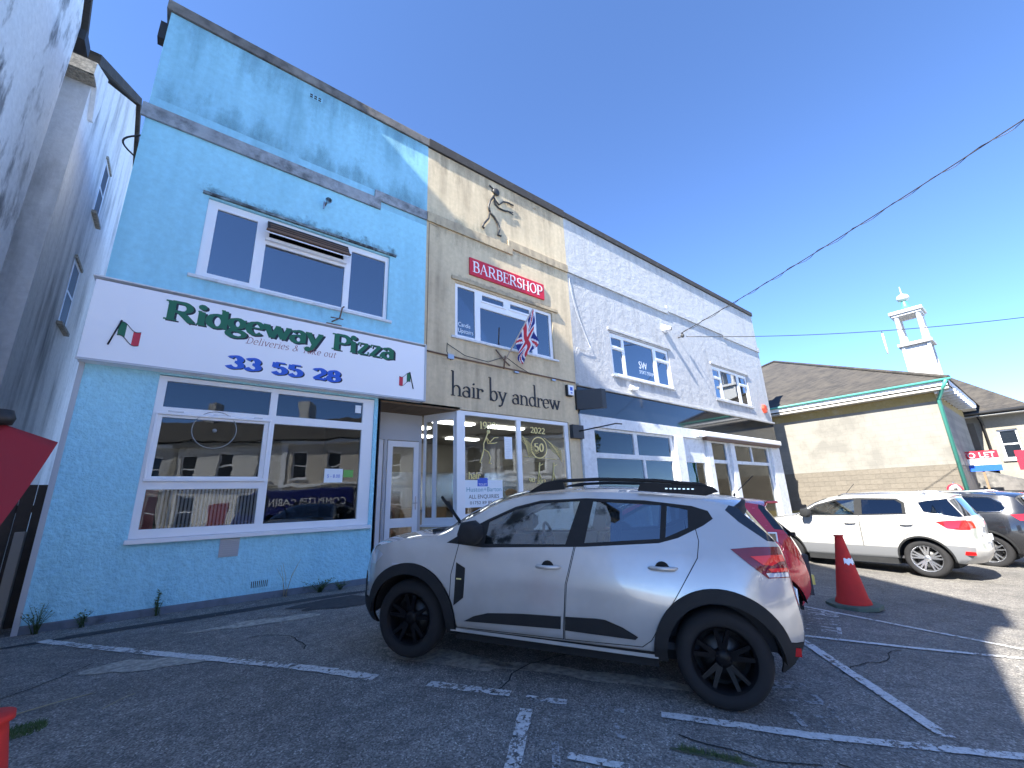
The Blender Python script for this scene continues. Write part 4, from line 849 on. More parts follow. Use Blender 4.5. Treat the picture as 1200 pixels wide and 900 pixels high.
# ------------------------------------------------------------------ left houses
SX = -2.8
def gable_house(nm, x0, x1, prof, m, label):
    h = empty(nm, (x1, prof[0][0], 0), label=label, cat='house')
    w = MB(); w.prism(prof, 'x', x0, x1); w.build('wall', m, h); return h
HA = gable_house('town_house', -40, SX, [(-.71,-1),(-.71,11.1),(-.5,12.3),(1.70,14.45),(6.13,18.75),(7.69,15.85),(10.15,11.0),(10.15,-1)], M['old_white'], 'tall mossy white rendered house nearest the camera on the left')
w = MB(); w.prism([(-1.04,11.81),(-1.04,12.06),(1.70,14.73),(6.13,19.03),(6.13,18.78),(1.70,14.48)], 'x', -40, SX+.06); w.build('roof_slope', M['slate'], HA, label='front roof slope')
w = MB(); w.prism([(6.131,19.03),(7.69,16.19),(10.50,11.05),(10.50,10.82),(7.69,15.93),(6.131,18.78)], 'x', -40, SX+.06); w.build('roof_slope', M['slate'], HA)
w = MB(); w.box(-40,SX+.10,10.16,10.6,10.75,11.0); w.build('boxed_eave', M['iron'], HA)
w = MB(); w.box(SX-.3,SX+.05,-1.04,-.712,11.1,11.80); w.build('eave_end', M['iron'], HA)
HB_ = gable_house('terrace_house', -40, SX, [(11.7,-1),(11.7,11.4),(16.28,14.7),(19.5,12.6),(19.5,-1)], M['old_white_b'], 'streaked white house with small side windows behind the blue shop')
w = MB(); w.box(-40,-5.2,10.151,11.69,-1,12.3); w.build('added_sun_block', M['old_white_b'], HA)  # unseen block added to keep the sun off the streaked house's front wall
w = MB(); w.prism([(11.35,11.65),(16.28,15.05),(16.28,14.78),(11.4,11.40)], 'x', -40, SX+.10); w.prism([(16.281,15.05),(19.7,12.8),(19.7,12.55),(16.281,14.78)], 'x', -40, SX+.10); w.build('roof', M['slate'], HB_)
w = MB(); w.prism([(11.33,11.35),(12.35,11.9),(12.5,11.6),(12.2,10.4),(12.05,10.35),(11.72,11.0),(11.3,11.0)], 'x', SX+.001, SX+.09); w.build('barge_board', M['old_white_b'], HB_)
w = MB(); w.box(-14,SX+.08,11.30,11.69,11.0,11.34); w.build('boxed_eave', M['patch'], HB_)
for i in range(5):
    w = MB(); w.box(-13,SX+.07,11.34+i*.07,11.40+i*.07,10.975,10.998); w.build('soffit_board', M['patch'], HB_)
for (y0,y1,z0,z1) in ((14.5,15.25,9.4,11.1),(14.1,14.93,6.0,7.74)):
    f = MB()
    f.box(SX-.02,SX+.012,y0,y0+.09,z0,z1); f.box(SX-.02,SX+.012,y1-.09,y1,z0,z1); f.box(SX-.02,SX+.012,y0+.09,y1-.09,z1-.09,z1); f.box(SX-.02,SX+.012,y0+.09,y1-.09,z0,z0+.09); f.box(SX-.02,SX+.011,y0+.09,y1-.09,(z0+z1)/2-.03,(z0+z1)/2+.03)
    wf = f.build('window', M['upvc'], HB_); g = MB(); g.box(SX-.01,SX+.004,y0+.09,y1-.09,z0+.09,z1-.09); g.build('pane', M['black_matt'], wf)
    g = MB(); g.box(SX,SX+.10,y0-.08,y1+.08,z0-.08,z0-.002); g.build('sill', M['patch'], wf); g = MB(); g.box(SX,SX+.05,y0-.05,y1+.05,z1+.002,z1+.08); g.build('lintel', M['patch'], wf)
w = MB(); w.tube([(-1.36+-.22*sin(pi*k/10),8.9,8.1-.5*k/10) for k in range(11)], .016, 6); lp = w.build('looped_cable', M['iron']); tag(lp, 'small black looped cable at the top left edge of the blue shop', 'cable')
# alley fence
FE = empty('alley_fence', (-2.0,9.2,0), label='dark timber fence closing the alley left of the blue shop', cat='fence')
w = MB(); w.box(-2.79,-1.40,9.24,9.28,.3,.4); w.box(-2.79,-1.40,9.24,9.28,1.5,1.6); w.build('rail', M['fence_wood'], FE)
bm_ = None
for i in range(9):
    w = MB(); x = -2.78+i*.152; w.box(x,x+.14,9.20,9.235,-.02,1.9+.03*sin(i*2.3)); w.build('board', M['fence_wood'], FE)
PT = MB(); PT.box(-1.60,-1.50,8.75,8.85,-.02,1.25); tag(PT.build('timber_post', mat('grey_timber', (.24,.22,.19), .8), bevel=.008), 'weathered grey timber post beside the left corner of the blue shop', 'post')
# red parasol in the alley
PR = empty('parasol', (-1.55,6.3,0), label='red fabric parasol with black finial in the alley at the left edge', cat='parasol')
red = mat('red_canvas', (.30,.012,.02), .75)
ax, ay, az = -1.30, 5.7, 2.25
rim = [(-.93,5.78,2.11),(-1.00,4.95,1.34),(-1.75,4.9,1.30),(-2.2,5.6,1.9),(-1.7,6.4,2.0),(-1.2,6.45,2.05)]
N = 8; w = MB()
for k in range(len(rim)):
    a = Vector(rim[k]); b = Vector(rim[(k+1)%len(rim)]); top = Vector((ax,ay,az)); g = []
    for i in range(N+1):
        for j in range(N+1):
            p = top.lerp(a.lerp(b, j/N), i/N); p.z -= .03*sin(pi*j/N)*(i/N); g.append(p)
    w.add(g, [(i*(N+1)+j,(i+1)*(N+1)+j,(i+1)*(N+1)+j+1,i*(N+1)+j+1) for i in range(N) for j in range(N)], 0, True)
w.build('canopy', red, PR)
w = MB(); w.add([(-1.02,4.97,1.42),(-1.3,4.93,1.44),(-1.3,4.95,1.30),(-1.05,5.0,1.32)], [(0,1,2,3)]); w.build('hanging_flap', red, PR)
w = MB(); w.lathe([(0,az+.13),(.06,az+.12),(.085,az+.05),(.07,az-.01),(0,az-.02)], (ax,ay,0), n=18); w.build('finial', M['iron'], PR)
w = MB(); w.lathe([(.02,0),(.02,az-.02)], (ax,ay,0), n=10); w.build('pole', M['iron'], PR)
w = MB(); w.lathe([(.0,.0),(.22,.0),(.22,.06),(.05,.10),(0,.1)], (ax,ay,0), n=18); w.build('base', M['iron'], PR)

# ------------------------------------------------------------------ far hall
HX = 27.0; HG = gz(HX,5)
hall_w = mat('hall_paint', (.19,.183,.163), .85); t = NT(hall_w)
sp_ = t.n('ShaderNodeSeparateXYZ'); t.link(t.co, sp_.inputs[0])
cb = t.n('ShaderNodeCombineXYZ'); t.link(sp_.outputs[1], cb.inputs[0]); t.link(sp_.outputs[2], cb.inputs[1])
br = t.n('ShaderNodeTexBrick'); t.link(cb.outputs[0], br.inputs['Vector']); br.inputs['Scale'].default_value = 1; br.inputs['Brick Width'].default_value = .55; br.inputs['Row Height'].default_value = .27; br.inputs['Mortar Size'].default_value = .01
br.inputs['Color1'].default_value = (.20,.19,.162,1); br.inputs['Color2'].default_value = (.225,.215,.185,1); br.inputs['Mortar'].default_value = (.13,.126,.112,1)
msk = t.ramp(t.noise(.55,7,.65,loc=(1,2,3)), [(.47,BW(0)),(.60,BW(.45))])
t.color(t.mix(msk, t.mix(.35, (.21,.20,.172), br.outputs['Color']), (.09,.088,.08))); t.bump(br.outputs['Fac'], -.25, .01)
yellow = render_mat('pale_yellow_paint', (.27,.21,.085), (.40,.37,.28), .5, 40, .2, .005, (1,1,1))
HL = empty('hall_building', (HX,6,HG), label='long pale hall with slate hipped roof and green gutter at the end of the yard', cat='hall')
def gab(h): return None
w = MB(); w.box(HX,HX+9,2.70,21.5,2.30,5.15); w.build('wall', hall_w, HL)
w = MB(); w.box(HX-.004,HX+9.003,2.696,21.504,5.152,5.56); w.build('yellow_band', yellow, HL)
w = MB(); w.box(HX+.004,HX+8.9,2.706,21.4,-1,2.298); w.build('base_wall', mat('mortar', (.12,.105,.085), .9), HL)
w = MB(); w.box(HX-.006,HX+.02,2.68,16,-1,.35); w.build('yellow_plinth', yellow, HL)
blockm = [render_mat('buff_block_%s'%n, c, tuple(x*.6 for x in c), .5, 40, .5, .008, (1,1,1), dirt_scale=2) for n,c in (('a',(.145,.127,.10)),('b',(.137,.12,.095)),('c',(.153,.134,.106)))]
blk = []
for v in range(3):
    b = MB(); b.box(-.008,.03,.004,.476,.004,.238); o = b.build('stone_block', blockm[v]); blk.append(o.data); bpy.data.objects.remove(o)
cnt = 0
for r in range(8):
    y = 2.72 - (.24 if r % 2 else 0)
    while y < 10.6 and cnt < 300:
        if y < 2.70: y0 = 2.70
        o = bpy.data.objects.new('stone_block', blk[random.randrange(3)]); col.objects.link(o); o.parent = HL
        o.location = (random.uniform(0,.006), (y if y > 2.69 else 2.70)-6, .36+r*.242-HG)
        if y < 2.69: o.scale = (1,.5,1)
        y += .48; cnt += 1
# eaves, gutter, roof
w = MB(); w.box(HX-.55,HX+.0,2.15,21.9,5.562,5.66); w.box(HX,HX+9.4,2.15,2.69,5.562,5.66); w.build('soffit', mat('soffit_paint', (.35,.34,.31), .8), HL)
w = MB(); w.box(HX-.60,HX-.555,2.1,21.9,5.72,5.96); w.box(HX-.6,HX+9.4,2.10,2.145,5.72,5.96); w.build('fascia_board', M['old_frame'], HL)
w = MB(); w.tube([(HX-.66,2.0,5.96),(HX-.66,21.9,5.96)], .06, 8); w.build('gutter', M['green_metal'], HL)
w = MB(); w.tube([(HX-.66,2.15,5.95),(HX-.5,2.35,5.6),(HX-.08,2.62,5.2),(HX-.08,2.62,-.5)], .075, 8); w.build('downpipe', M['green_metal'], HL)
w = MB(); ap = (36.4,12.0,11.35)
e0 = (HX-.66,2.05,5.98); e1 = (46,2.05,5.98); e2 = (46,22,5.98); e3 = (HX-.66,22,5.98)
w.add([e0,e1,e2,e3,ap], [(0,1,4),(0,4,3),(1,2,4),(2,3,4),(0,3,2,1)]); w.build('roof', M['slate'], HL)
w = MB(); w.tube([(HX-.66,2.05,6.02),(36.4,12.0,11.39)], .09, 6); w.tube([(36.4,12.0,11.39),(HX-.66,22,6.02)], .09, 6); w.build('hip_tiles', M['slate'], HL)
for i in range(9):
    w = MB(); w.box(HX-.2+i*.9,HX-.1+i*.9,2.0,2.69,5.45,5.555); w.build('rafter_end', M['old_frame'], HL)
# cupola
CU = empty('cupola', (33,3.4,7), label='white open cupola with ball finial above the hall roof', cat='cupola')
cx, cy = 32.6, 3.35; wh = mat('cupola_white', (.45,.45,.44), .5)
w = MB(); w.box(cx-.54,cx+.54,cy-.54,cy+.54,5.5,9.15); w.build('base', wh, CU)
w = MB()
for sx in (-1,1):
    for sy in (-1,1): w.box(cx+sx*.54-.07,cx+sx*.54+.07,cy+sy*.54-.07,cy+sy*.54+.07,5.5,9.15)
w.build('corner_pilaster', wh, CU)
w = MB(); w.box(cx-.74,cx+.74,cy-.74,cy+.74,9.16,9.34); w.build('lower_cornice', wh, CU, bevel=.03)
for sx in (-1,1):
    for sy in (-1,1):
        w = MB(); w.lathe([(.15,9.345),(.15,9.5),(.13,9.55),(.115,10.9),(.15,10.98)], (cx+sx*.47,cy+sy*.47,0), n=12); w.build('column', wh, CU)
        w = MB(); w.box(cx+sx*.27-.09,cx+sx*.27+.09,cy+sy*.50-.09,cy+sy*.50+.09,9.345,10.98); w.build('column_pier', wh, CU)
w = MB(); w.box(cx-.65,cx+.65,cy-.65,cy+.65,10.99,11.12); w.box(cx-.74,cx+.74,cy-.74,cy+.74,11.121,11.32); w.build('upper_cornice', wh, CU, bevel=.03)
w = MB(); w.lathe([(.72,11.33),(.5,11.42),(.28,11.5),(.18,11.7),(.14,11.95),(.12,12.0)], (cx,cy,0), n=16); w.build('cap', M['green_metal'], CU)
w = MB(); w.lathe([(.1,12.0),(.24,12.06),(.31,12.2),(.24,12.36),(.1,12.44),(.03,12.5),(.02,12.95)], (cx,cy,0), n=16); w.build('ball_finial', wh, CU)
# wing behind the hall
WG = empty('wing_building', (38,3,-.5), label='cream wing with sash windows behind the sign boards on the right', cat='building')
crm = render_mat('wing_paint', (.23,.215,.175), (.32,.30,.26), .4, 40, .2, .005, (1,1,1))
def xwall(mb, X, y0, y1, z0, z1, holes, th):
    t_ = MB(); holed_wall(t_, y0, y1, z0, z1, holes, 0, th); mb.add([(X+b,a,c) for a,b,c in t_.v], t_.f)
win = [(.95,1.75,2.75,4.45)]
w = MB(); xwall(w, 38, .35, 8, 1.6, 5.3, win, .3); w.build('wall', crm, WG)
w = MB(); w.box(37.98,38.3,.36,8,-1,1.598); w.box(38.31,48,.36,.6,-1,5.3); w.build('base_wall', blockm[0], WG)
w = MB(); w.box(37.99,38.02,2.55,3.25,1.6,5.0); w.build('unpainted_strip', blockm[1], WG)
for (a,b,c,d) in win:
    f = MB(); xwall(f, 38.12, a, b, c, d, [(a+.09,b-.09,c+.09,(c+d)/2-.04),(a+.09,b-.09,(c+d)/2+.04,d-.09)], .06); fo = f.build('window', M['upvc'], WG)
    g = MB(); g.box(38.15,38.16,a+.08,b-.08,c+.08,d-.08); g.build('pane', M['black_gloss'], fo); g = MB(); g.box(37.9,38.1,a-.1,b+.1,c-.12,c-.005); g.build('sill', wh, fo)
w = MB(); w.box(37.3,48,.02,8,5.30,5.36); w.build('soffit', mat('wing_soffit', (.3,.3,.28), .8), WG)
w = MB(); w.tube([(37.25,0,5.5),(37.25,8,5.5)], .09, 8); w.tube([(37.25,0,5.5),(48,0,5.5)], .09, 8); w.tube([(37.3,2.3,5.45),(37.9,2.2,5.0),(37.92,2.2,-.5)], .07, 8); w.build('gutter', M['iron'], WG)
w = MB(); w.add([(37.2,0,5.5),(37.2,8,5.5),(48.8,8,5.5),(48.8,0,5.5),(43,4,9.5)], [(0,1,4),(1,2,4),(2,3,4),(3,0,4),(0,3,2,1)]); w.build('roof', M['slate'], WG)
w = MB(); w.prism([(2.0,2.9),(3.6,3.1),(3.6,3.25),(2.0,3.02)], 'x', 34.0, 37.9); tag(w.build('porch_canopy', mat('canopy_grey', (.2,.2,.2), .6)), 'dark flat porch canopy on the cream wing behind the sign boards', 'canopy')
LT = empty('lean_to_building', (34,1,-.5), label='low grey roofed outbuilding behind the parked black car', cat='outbuilding')
w = MB(); w.box(33,36.5,.1,3.3,-1,1.05); w.build('wall', M['white_render'], LT)
w = MB(); w.prism([(3.4,2.5),(3.4,1.1),(-.1,1.0)], 'x', 32.8, 36.6); w.build('roof', M['coping'], LT)
# sign boards
def board_sign(x, y0, y1, z0, z1, parts, label, letters=None):
    e = empty('letting_board', (x,(y0+y1)/2,gz(x,y0)), label=label, cat='sign')
    for (a,b,m,nm) in parts:
        w = MB(); w.box(x,x+.04,y0,y1,z0+(z1-z0)*a+.004,z0+(z1-z0)*b-.004); w.build(nm, m, e)
    w = MB(); w.box(x+.041,x+.12,(y0+y1)/2-.04,(y0+y1)/2+.04,gz(x,y0)-.1,z1); w.build('post', M['timber'], e)
    if letters: font_text('lettering', letters, M['white_paint'], (z1-z0)*.36, (x-.002,y1-.06,z0+(z1-z0)*.67), FACEX, e, width=(y1-y0)*.88, extrude=.002)
    return e
board_sign(31, 1.62, 2.92, 2.0, 2.98, [(.62,1,M['sign_red'],'red_panel'),(.3,.62,M['white_paint'],'white_panel'),(0,.3,M['sign_blue'],'blue_panel')], 'red white and blue letting board reading TO LET, behind the black car', 'TO LET')
board_sign(31.2, 2.75, 3.6, 2.05, 3.0, [(.62,1,mat('dark_red_board', (.3,.02,.03), .4),'red_panel'),(.3,.62,M['sign_blue'],'blue_panel')], 'second darker red letting board half hidden behind the TO LET board')
board_sign(32.6, .2, 1.15, 2.0, 2.95, [(.0,1,M['sign_red'],'red_panel')], 'plain red board at the right edge of the view under the sash window')
# no vehicles sign
RY, RZ = 2.96, 1.20
RS = empty('round_sign', (26.7,2.78,HG), label='round red-bordered road sign with a black vehicle symbol at the hall corner', cat='road sign')
w = MB(); w.lathe([(0,0),(.20,0),(.20,.02)], (26.7,RY,RZ), 'x', 24); w.build('plate', M['white_paint'], RS)
w = MB(); w.lathe([(.19,-.004),(.26,-.004),(.26,.02)], (26.7,RY,RZ), 'x', 24); w.build('red_ring', M['sign_red'], RS)
w = MB(); w.box(26.69,26.695,RY-.11,RY+.11,RZ-.06,RZ+.02); w.box(26.69,26.695,RY-.09,RY+.03,RZ+.021,RZ+.08)
w.lathe([(0,-.012),(.035,-.012)], (26.7,RY-.07,RZ-.07), 'x', 10); w.lathe([(0,-.012),(.035,-.012)], (26.7,RY+.06,RZ-.07), 'x', 10); w.build('symbol', M['sign_black'], RS)
w = MB(); w.box(26.725,26.785,RY-.03,RY+.03,-.6,RZ+.34); w.build('post', M['steel'], RS)

# ------------------------------------------------------------------ street behind the camera (seen in the glass)
opp = [((.62,.60,.54),'pale stone coloured'),((.48,.47,.45),'grey rendered'),((.66,.64,.60),'off white'),((.55,.50,.43),'buff'),((.42,.43,.45),'slate grey'),((.62,.62,.62),'light grey')]
OA = radians(34); ou = Vector((cos(OA), sin(OA), 0)); O0 = Vector((-11,-22.5,-.75))
for i,(c,nm) in enumerate(opp):
    m = render_mat('opposite_render_'+nm.split()[0], c, tuple(k*.6 for k in c), .4, 40, .3, .006)
    h = empty('opposite_house', O0+ou*6.4*i, OA, label=nm+' terraced house across the street behind the camera', cat='house'); x0 = 0; LK = dict(local=True)
    hs = [(x0+.6,x0+1.7,1.2,3.1),(x0+4.1,x0+5.0,1.2,3.1),(x0+5.2,x0+6.1,1.2,3.1),(x0+.6,x0+1.5,3.9,5.5),(x0+2.7,x0+3.6,3.9,5.5),(x0+4.9,x0+5.8,3.9,5.5)]
    t_ = MB(); holed_wall(t_, x0, x0+6.38, -1, 6.3, hs, 0, .3); w = MB(); w.add([(a,-b,c2) for a,b,c2 in t_.v], t_.f); w.build('wall', m, h, **LK)
    w = MB(); w.box(x0+.02,x0+6.36,-8,-.31,-1,6.2); w.build('body', m, h, **LK)
    for (a,b,c2,d) in hs:
        t_ = MB(); holed_wall(t_, a, b, c2, d, [(a+.08,b-.08,c2+.08,(c2+d)/2-.03),(a+.08,b-.08,(c2+d)/2+.03,d-.08)], 0, .06)
        w = MB(); w.add([(p,-.1-q,r) for p,q,r in t_.v], t_.f); fo = w.build('window', M['upvc'], h, **LK)
        w = MB(); w.box(a+.07,b-.07,-.15,-.14,c2+.07,d-.07); w.build('pane', M['black_gloss'], fo, **LK)
        w = MB(); w.box(a-.1,b+.1,-.05,.08,c2-.1,c2-.003); w.build('sill', M['upvc'], fo, **LK)
    w = MB(); w.box(x0,x0+6.37,.002,.10,3.4,3.55); w.box(x0,x0+6.37,.002,.22,5.95,6.15); w.box(x0+.001,x0+.3,.002,.05,-.9,5.94); w.build('moulding', M['upvc'] if i%2 else M['patch'], h, **LK)
    w = MB(); w.box(x0+2.6,x0+3.6,-.05,.02,0,2.6); w.build('door', M['sign_green'] if i%2 else M['sign_redbrown'], h, **LK)
    w = MB(); w.add([(x0-.0,.4,6.25),(x0+6.38,.4,6.25),(x0+6.38,-4.2,8.4),(x0-.0,-4.2,8.4),(x0-.0,-8.4,6.25),(x0+6.38,-8.4,6.25)], [(0,1,2,3),(3,2,5,4),(0,3,4),(1,5,2),(0,4,5,1)]); w.build('roof', M['slate'], h, **LK)
    w = MB(); w.box(x0+5.6,x0+6.25,-4.8,-3.8,7.5,9.6); w.build('chimney', m, h, **LK)
# parked blue van whose side shows mirrored in the pizza shop window
vg = gz(4,-4); VN = empty('parked_van', (2.1,-5.1,vg), OA, label='dark blue van lettered COMPUTER CABIN parked behind the camera', cat='van'); LK = dict(local=True)
w = MB(); w.prism([(0,.35),(0,1.2),(.25,1.45),(.7,2.25),(1.0,2.4),(5.0,2.4),(5.1,2.2),(5.15,.35)], 'y', -1.8, 0); w.build('body', mat('van_blue', (.012,.018,.13), .2, coat=1), VN, bevel=.06, **LK)
w = MB(); w.prism([(.32,1.45),(.72,2.2),(1.4,2.2),(1.4,1.45)], 'y', -.005, .01); w.build('side_window', M['black_gloss'], VN, **LK)
for x in (.9,4.2):
    w = MB(); w.lathe([(.0,.02),(.2,.02),(.33,.01),(.34,-.1),(.34,-.2)], (x,0,.34), 'y', 20); w.build('wheel', M['black_plastic'], VN, **LK)
for z,s_,x1,ww in ((1.72,'COMPUTER CABIN',4.8,3.3),(1.22,'COMPUTER',4.8,2.9)):
    o = font_text('van_lettering', s_, M['upvc'], .42, (x1,.012,z), Euler((pi/2,0,pi)), None, width=ww, extrude=.002); o.parent = VN
# trees behind the street
def leaf_tree(x, y, h, label, r=2.6):
    t_ = empty('street_tree', (x,y,0), label=label, cat='tree')
    w = MB(); w.tube([(x,y,-.5),(x+.1,y,h*.4),(x-.1,y+.1,h*.75)], [.28,.2,.08], 8); w.build('trunk', M['timber'], t_)
    V = []; Fc = []
    for k in range(2600):
        u = Vector((random.gauss(0,1),random.gauss(0,1),random.gauss(0,1))).normalized()*random.uniform(.5,1)**.5
        c_ = Vector((x,y,h*.72))+Vector((u.x*r*(1+.2*sin(u.z*5)),u.y*r,u.z*r*.85)); a = Vector((random.uniform(-1,1),random.uniform(-1,1),random.uniform(-1,1))).normalized()*.18; b = a.orthogonal().normalized()*.12
        n = len(V); V += [c_-a,c_+b,c_+a,c_-b]; Fc.append((n,n+1,n+2,n+3))
    w = MB(); w.add(V, Fc); w.build('crown', M['leaf'], t_)
leaf_tree(24.5, -12.5, 8, 'leafy tree across the street at the end of the opposite terrace', 3.2); leaf_tree(32,-14,9,'taller leafy tree across the street beyond the end of the terrace', 3.4)
# ================================================================== CARS
def paint(name, base, metal=.5, rough=.28, flake=True):
    m = mat(name, base, rough, metal, coat=1.0)
    if flake:
        t = NT(m); n = t.noise(3, 3); t.color(t.mix(t.ramp(n, [(.4,BW(0)),(.6,BW(1))]), tuple(x*.94 for x in base), tuple(min(1,x*1.04) for x in base)))
        b = t.n('ShaderNodeMapRange')
        t.link(t.noise(7,5,.7,loc=(2,2,2)), b.inputs[0]); b.inputs[3].default_value = rough-.02; b.inputs[4].default_value = rough+.05; t.link(b.outputs[0], t.b.inputs['Roughness'])
    return m
M['tyre'] = render_mat('tyre_rubber', (.010,.010,.011), (.022,.021,.02), .5, 80, .3, .002, (1,1,1), dirt_scale=4)
M['rim_black'] = mat('gloss_black_alloy', (.007,.007,.008), .35, 0, coat=0, spec=.12)
M['rim_silver'] = mat('silver_alloy', (.55,.56,.58), .25, .9)
M['brake'] = mat('brake_steel', (.06,.06,.06), .5, 1)
M['cladding'] = render_mat('car_cladding', (.010,.011,.012), (.02,.02,.02), .5, 160, .15, .001, (1,1,1), dirt_scale=3)
M['lamp_red'] = mat('red_lamp_lens', (.42,.008,.008), .08, coat=1); M['lamp_dark'] = mat('smoked_lamp_lens', (.16,.010,.012), .08, coat=1)
M['lamp_clear'] = mat('clear_lamp_lens', (.55,.57,.6), .06, .4, coat=1)
M['seat_cloth'] = mat('seat_cloth', (.035,.035,.04), .85); M['gap'] = mat('panel_gap', (.006,.006,.006), .9)
M['headlining'] = mat('headlining', (.25,.25,.24), .9)
def catmull(P, sub):
    out = []
    for i in range(len(P)-1):
        p0 = P[max(i-1,0)]; p1 = P[i]; p2 = P[i+1]; p3 = P[min(i+2,len(P)-1)]
        for k in range(sub):
            t = k/sub; t2 = t*t; t3 = t2*t
            out.append(tuple(.5*((2*b)+(-a+c)*t+(2*a-5*b+4*c-d)*t2+(-a+3*b-3*c+d)*t3) for a,b,c,d in zip(p0,p1,p2,p3)))
    out.append(tuple(P[-1])); return out
def inset(poly, d):
    n = len(poly); area = sum(poly[i][0]*poly[(i+1)%n][1]-poly[(i+1)%n][0]*poly[i][1] for i in range(n)); s = 1 if area > 0 else -1
    out = []
    for i in range(n):
        a, b, c = Vector(poly[i-1]), Vector(poly[i]), Vector(poly[(i+1)%n])
        e1 = (b-a).normalized(); e2 = (c-b).normalized(); n1 = Vector((-e1.y,e1.x))*s; n2 = Vector((-e2.y,e2.x))*s
        m = (n1+n2); m = m.normalized() if m.length > 1e-6 else n1; k = d/max(.35, m.dot(n1)); q = b+m*k; out.append((q.x,q.y))
    return out
def circ(cx, cz, r, n=40): return [(cx+r*cos(2*pi*i/n), cz+r*sin(2*pi*i/n)) for i in range(n)]
def car(spec, x, y, z, th, pitch, scale, label, group=None):
    root = bpy.data.objects.new('parked_car', None); col.objects.link(root); tag(root, label, 'car', group)
    root.location = (x,y,z); root.rotation_euler = (0, -pitch, th); root.scale = (scale,)*3
    hw, zb, tum = spec['hw'], spec['belt'], spec['tumble']
    xf, af, lf = spec['front']; xr, ar, lr = spec['rear']
    wb, wr = spec['wb'], spec['wr']
    def S(xx, zz):
        b = hw - spec.get('bulge',.055)*((zz-spec.get('zmax',.62))/.36)**2 if zz < zb else hw - spec.get('bulge',.055)*((zb-spec.get('zmax',.62))/.36)**2 - tum*(zz-zb) - .10*(zz-zb)**2
        if zz < .34: b -= .5*(.34-zz)
        if xx > xf: b -= af*((xx-xf)/lf)**2.6
        if xx < xr: b -= ar*((xr-xx)/lr)**2.6
        # gentle haunches over the wheels and a waist between them
        b += .010*math.exp(-((xx-0)/.42)**2-((zz-.62)/.25)**2)+.010*math.exp(-((xx-wb)/.42)**2-((zz-.62)/.25)**2)
        b -= .010*math.exp(-((zz-spec.get('crease',.62))/.12)**2)*math.exp(-((xx-wb/2)/.7)**4)
        return max(b, .05)
    def nrm(xx, zz):
        e = .004; dx = (S(xx+e,zz)-S(xx-e,zz))/(2*e); dz = (S(xx,zz+e)-S(xx,zz-e))/(2*e); return Vector((-dx,1,-dz)).normalized()
    K = spec['keys']; sub = 5
    rows = catmull([(a,b,c,d) for a,b,c,d,_ in K], sub)
    names = [k[4] for k in K]
    El = [(r[0],r[1]) for r in rows]
    outline = El + spec['bottom']
    # ---- side panels by constrained triangulation
    polys = [outline, circ(0, wr, spec['arch']), circ(wb, wr, spec['arch'])]
    regs = []
    for nm, poly, m, off in spec['regions']:
        regs.append((nm, len(polys), m, off)); polys.append(poly)
    doors = []
    for nm, poly in spec['doors']:
        doors.append((nm, len(polys), len(polys)+1)); polys += [poly, inset(poly, .006)]
    pts = []; faces = []
    for p in polys:
        faces.append(list(range(len(pts), len(pts)+len(p)))); pts += [Vector(q) for q in p]
    gx = -1.2
    while gx < wb+1.2:
        gz_ = .2
        while gz_ < 1.8: pts.append(Vector((gx+.0131, gz_+.0071))); gz_ += .055
        gx += .055
    V, Ed, Fs, ov, oe, of = delaunay_2d_cdt(pts, [], faces, 0, 1e-5)
    def inpoly(px, pz, pl):
        r = False; j = len(pl)-1
        for i in range(len(pl)):
            if (pl[i][1] > pz) != (pl[j][1] > pz) and px < (pl[j][0]-pl[i][0])*(pz-pl[i][1])/(pl[j][1]-pl[i][1])+pl[i][0]: r = not r
            j = i
        return r
    buckets = {}
    for f, o in zip(Fs, of):
        cxm = sum(V[i].x for i in f)/3; czm = sum(V[i].y for i in f)/3
        s = {k for k, pl in enumerate(polys) if inpoly(cxm, czm, pl)}
        if 0 not in s or 1 in s or 2 in s: continue
        key = None
        for nm, i, m, off in regs:
            if i in s: key = (nm, m, off, i); break
        if key is None:
            for nm, a, b in doors:
                if b in s: key = (nm, 'paint', 0, 0); break
                if a in s: key = ('panel_gap', 'gap', -.008, a); break
        if key is None:
            cxm = sum(V[i].x for i in f)/3
            key = ('front_wing' if cxm > wb/2 else 'rear_quarter', 'paint', 0, 0)
        buckets.setdefault(key, []).append(f)
    mats = spec['mats']
    made = {}
    for side in (1,-1):
        for (nm, mk, off, _k), fl in buckets.items():
            used = sorted({i for f in fl for i in f}); ix = {v:k for k,v in enumerate(used)}
            vs_ = [(V[i].x, side*(S(V[i].x,V[i].y)+off), V[i].y) for i in used]
            ns = []
            for i in used: q = nrm(V[i].x, V[i].y); ns.append(Vector((q.x, q.y*side, q.z)))
            cnt = {}
            for f in fl:
                for a, b in ((f[0],f[1]),(f[1],f[2]),(f[2],f[0])): cnt[(min(a,b),max(a,b))] = cnt.get((min(a,b),max(a,b)),0)+1
            fs = [tuple(ix[i] for i in (f if side < 0 else f[::-1])) for f in fl]
            # orientation check
            a,b,c = (Vector(vs_[i]) for i in fs[0])
            if ((b-a).cross(c-a)).y*side < 0: fs = [t_[::-1] for t_ in fs]
            dep = .03 if off > 0 else .012
            for (a,b), c_ in cnt.items():
                if c_ == 1:
                    n0 = len(vs_); pa, pb = Vector(vs_[ix[a]]), Vector(vs_[ix[b]]); d = Vector((0,-side*dep,0))
                    vs_ += [pa, pb, pb+d, pa+d]; mid = (pb-pa).normalized().cross(Vector((0,side,0)))
                    ns += [mid]*4 if mid.length > 0 else [Vector((0,0,1))]*4; fs.append((n0,n0+1,n0+2,n0+3))
            me = bpy.data.meshes.new(nm); me.from_pydata([tuple(v) for v in vs_], [], fs); me.materials.append(mats[mk])
